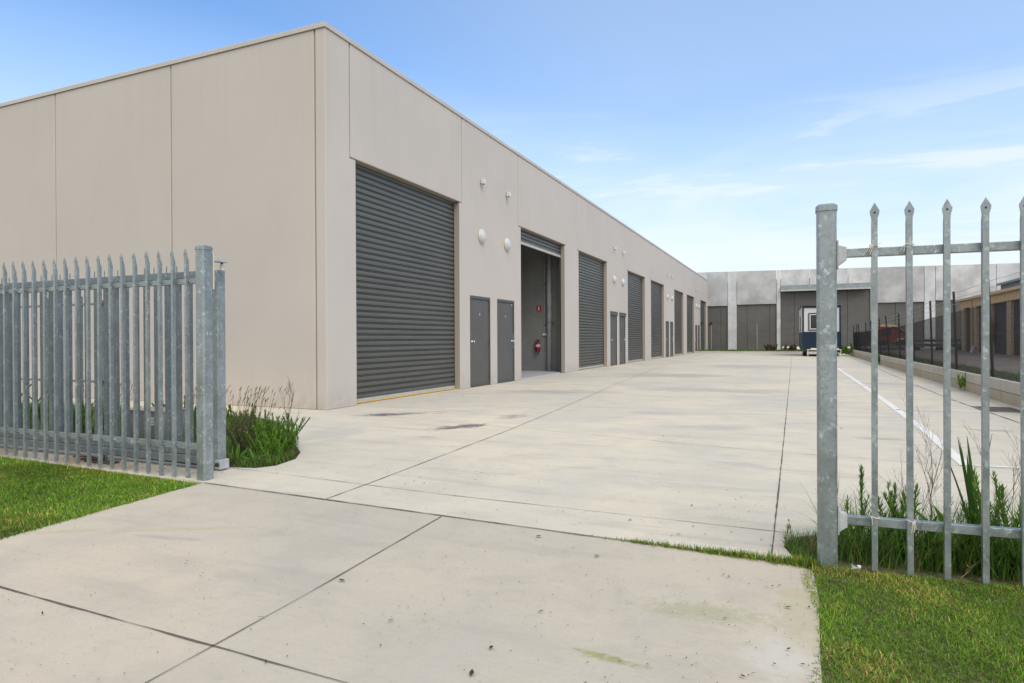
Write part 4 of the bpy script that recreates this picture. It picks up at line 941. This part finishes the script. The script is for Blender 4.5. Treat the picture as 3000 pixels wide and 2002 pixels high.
dryweed('dry_weed', 1.10, 4.05, .60, 'dry twiggy weed at the extreme right behind the fence', 15, col=(.24, .20, .15))
broad('strap_plant', .862, 3.98, 7, (.45, .66), (.022, .034), 'plant with long upright sword-shaped leaves behind the fence', 3, (.06, .13, .022), (.02, .35), (.0, .25), mid=.3)
broad('dock_plant', .745, 3.85, 8, (.28, .42), (.05, .08), 'broad-leaved dock plant behind the third picket', 4, (.075, .16, .02), (.1, .6), (.2, .8))
broad('dock_plant', .60, 3.80, 7, (.2, .32), (.035, .05), 'small broad-leaved weed behind the second picket', 6, (.07, .15, .02), (.1, .7), (.3, 1.0))
broad('grass_tuft', .78, 3.72, 60, (.2, .36), (.004, .007), 'arching tuft of fine yellow-green grass behind the third and fourth pickets', 7, (.13, .17, .03), (.05, .7), (.4, 1.6), mid=.2)
broad('grass_tuft', .95, 3.74, 60, (.18, .34), (.005, .009), 'arching tuft of dark green grass right of the fourth picket', 9, (.05, .11, .02), (.05, .8), (.4, 1.8), mid=.2)
dryweed('dead_grass', .55, 3.66, .20, 'withered pale runners of dead grass between the first two pickets', 19, col=(.36, .27, .15), fan=1.4, depth=3, r0=.0025, lean=.5)
dryweed('dead_grass', .72, 3.62, .13, 'withered pale dead grass at the foot of the second picket', 23, col=(.38, .28, .16), fan=1.6, depth=3, r0=.0025, lean=.8)
dryweed('dead_grass', .12, 3.70, .13, 'pinkish dry runners spilling onto the concrete beside the gate post', 27, col=(.30, .20, .13), fan=1.5, depth=3, r0=.002, lean=-.9)
leafy('leafy_weed', -.02, 3.98, .10, 3, 'tiny leafy sprig at the corner of the bed left of the gate post', .02, .025, .004, (.09, .15, .03), 120)
leafy('leafy_weed', .56, 3.86, .36, 7, 'leafy green weed clump between the first and second pickets', .05, .06, .010, (.06, .12, .025), 90)
leafy('leafy_weed', .92, 3.90, .40, 7, 'leafy green weed clump beside the fourth picket', .06, .06, .010, (.065, .13, .028), 90)
# left bed plants
long_grass('bed_rim_weeds', [(-4.60, 4.26), (-4.38, 4.31), (-4.30, 4.45), (-4.37, 4.76), (-4.57, 5.05), (-4.88, 5.33), (-5.2, 5.6), (-5.3, 5.4), (-4.8, 4.95), (-4.6, 4.5)], 4200, (.03, .13), 53, 'low ragged weeds along the curved rim of the left bed', W=.008, dry=.2)
for i, (x, y, h, n, lb_, c, lw_, ll_) in enumerate([
    (-4.95, 4.75, .42, 14, 'bushy grey-green weed beside the gate end post', (.088, .108, .066), .006, .032),
    (-5.15, 5.00, .44, 14, 'grey-green feathery shrub in the left bed', (.080, .100, .062), .006, .032),
    (-4.72, 4.78, .36, 11, 'bright green leafy clump in the middle of the left bed', (.075, .16, .03), .0075, .036),
    (-4.72, 4.95, .38, 10, 'upright green weed clump towards the bed corner', (.06, .14, .03), .0075, .036),
    (-4.52, 4.68, .24, 9, 'low green weed at the rounded corner of the left bed', (.07, .15, .03), .0075, .036),
    (-4.66, 4.98, .33, 8, 'green weed with narrow leaves at the far curve of the left bed', (.065, .14, .03), .007, .036),
    (-4.78, 5.20, .34, 8, 'leafy weed behind the others in the left bed', (.05, .11, .035), .006, .030)]):
    leafy('leafy_shrub', x - .03, y, h * 1.12, n + 8, lb_, .12, ll_ * 1.15, lw_ * 1.15, c, 170)
broad('dock_plant', -4.72, 4.42, 10, (.12, .2), (.028, .042), 'bright broad-leaved weed at the front of the left bed beside the gate', 14, (.11, .22, .03), (.2, .9), (.2, .8))
broad('dock_plant', -4.50, 4.45, 9, (.12, .19), (.022, .034), 'yellow-green broad-leaved weed at the front edge of the left bed', 16, (.13, .24, .04), (.2, .9), (.2, .8))
seedgrass('seeding_grass', -5.10, 4.95, 60, .66, 'clump of tall grass with brown seed heads beside the gate end post', 2, .22)
seedgrass('seeding_grass', -5.75, 4.85, 60, .72, 'pinkish seeding grass seen through the gate bars', 4, .25, (.25, .16, .11), .05)
seedgrass('seeding_grass', -8.2, 5.6, 70, .6, 'reddish seeding grass near the side gate', 6, .35, (.16, .10, .07), .05)
dryweed('dry_weed', -4.72, 5.12, .78, 'bare brown branching weed rising above the left bed', 33, col=(.09, .06, .045), fan=.42, depth=4, r0=.0045, lean=-.25)
dryweed('dry_weed', -4.88, 5.05, .55, 'shorter bare forked weed in the left bed', 35, col=(.09, .07, .05), fan=.5, depth=2, r0=.004)
dryweed('dead_twigs', -4.42, 4.36, .16, 'dead twigs lying over the edge of the left bed onto the concrete', 37, col=(.11, .08, .06), fan=.9, depth=3, r0=.0035, lean=3.0)
for i, (x, y, h) in enumerate([(-7.6, 5.0, .42), (-8.5, 5.2, .5), (-9.4, 5.3, .55), (-10.6, 5.6, .6), (-6.2, 5.6, .40), (-7.1, 5.9, .42), (-11.5, 6.0, .6)]):
    leafy('leafy_shrub', x, y, h, 22, ['dark green shrub behind the gate near the steel cabinet', 'green shrub half hidden behind the gate bars', 'green shrub second from the left frame edge behind the gate', 'tall green shrub near the side gate', 'small green shrub right of the steel cabinet', 'leafy shrub behind the steel cabinet', 'green shrub at the left frame edge behind the gate'][i], .28, .05, .012, (.05, .11, .022), 110)
leafy('spire_weed', -9.1, 4.9, 1.0, 1, 'single tall spire-like weed seen through the left fence', .01, .05, .009, (.05, .09, .03), 110)
leafy('wall_weed', 3.24, 16.1, .35, 4, 'small green weed at the foot of the retaining wall in the middle bays', .04, .10, .02, (.07, .14, .03), 60)
leafy('wall_weed', 3.22, 30.5, .5, 6, 'green weed at the foot of the retaining wall in the far bays', .08, .12, .03, (.07, .14, .03), 70)
leafy('wall_weed', 3.0, 44.5, .8, 12, 'green weed clump at the far end of the retaining wall', .35, .16, .05, (.08, .16, .03), 80)
for i, (x, lb_) in enumerate([(-1.4, 'dark red shrub in the far planter below the awning corner'), (-.2, 'reddish shrub in the far planter beside the awning wall'), (1.0, 'green shrub in the far planter left of the trailer')]):
    leafy('planter_shrub', x, 52, .55, 14, lb_, .45, .14, .06, (.07, .045, .03) if i < 2 else (.07, .13, .03), 60, z=.1)

# dry leaf flecks on the concrete
def flecks(n, seed, area, size, cols):
    r = np.random.RandomState(seed); x = r.uniform(area[0], area[1], n); y = r.uniform(area[2], area[3], n)
    k = r.uniform(0, 1, n) < np.clip(.5 + .7 * vnoise(x, y, 2, seed), .08, 1); x, y = x[k], y[k]; n = len(x)
    L = np.minimum(r.gamma(2, size / 2, n), size * 2.0); W_ = L * r.uniform(.12, .8, n); col = np.array(cols)[r.randint(0, len(cols), n)]
    return ribbons(np.stack([x, y, np.full(n, .006)], -1), r.uniform(0, 6.28, n), np.full(n, 1.45), L, W_, np.zeros(n), col, 2, .3, mid=.5)
DC = [(.05, .045, .03), (.08, .06, .035), (.10, .11, .04), (.04, .04, .03), (.14, .11, .07)]
dd = merge([flecks(3400, 1, (-4.1, .05, 1.2, 3.55), .0045, DC), flecks(1900, 2, (-4.2, 0, 3.6, 6.2), .0075, DC), flecks(500, 4, (-.6, .08, 1.5, 3.4), .008, [(.10, .16, .03), (.08, .10, .03), (.06, .05, .03)]), flecks(60, 6, (-3.5, 0, 1.5, 5), .017, [(.10, .20, .03), (.05, .05, .03)]), flecks(160, 7, (-6.5, 1, 6, 12), .018, DC), flecks(700, 9, (-8, -4.4, 3.74, 4.2), .014, DC)])
o = vobj('leaf_litter', dd, M_stem); tag(o, 'scattered dead leaf flecks and grass clippings on the concrete', 'litter', None, 'stuff')
o = thing('crumpled_paper', 'crumpled white paper scrap in the grass at the foot of the gate post', 'litter', (.27, 3.49, .02))
rr = random.Random(4); m = MB(); V_ = [(rr.uniform(-.03, .03), rr.uniform(-.015, .015), rr.uniform(0, .03)) for _ in range(9)]
m.v = [(v[0] + .27, v[1] + 3.47, v[2] + .015) for v in V_]; m.f = [[0, 1, 2], [2, 1, 3], [3, 4, 2], [4, 5, 3], [5, 6, 7], [6, 7, 8], [1, 5, 8]]; m.m = [0] * 7
part('paper', m, M_white, o, recalc=False); part('fold', MB().quad((.25, 3.46, .05), (.285, 3.455, .035), (.29, 3.465, .02), (.255, 3.47, .03)), M_white, o)
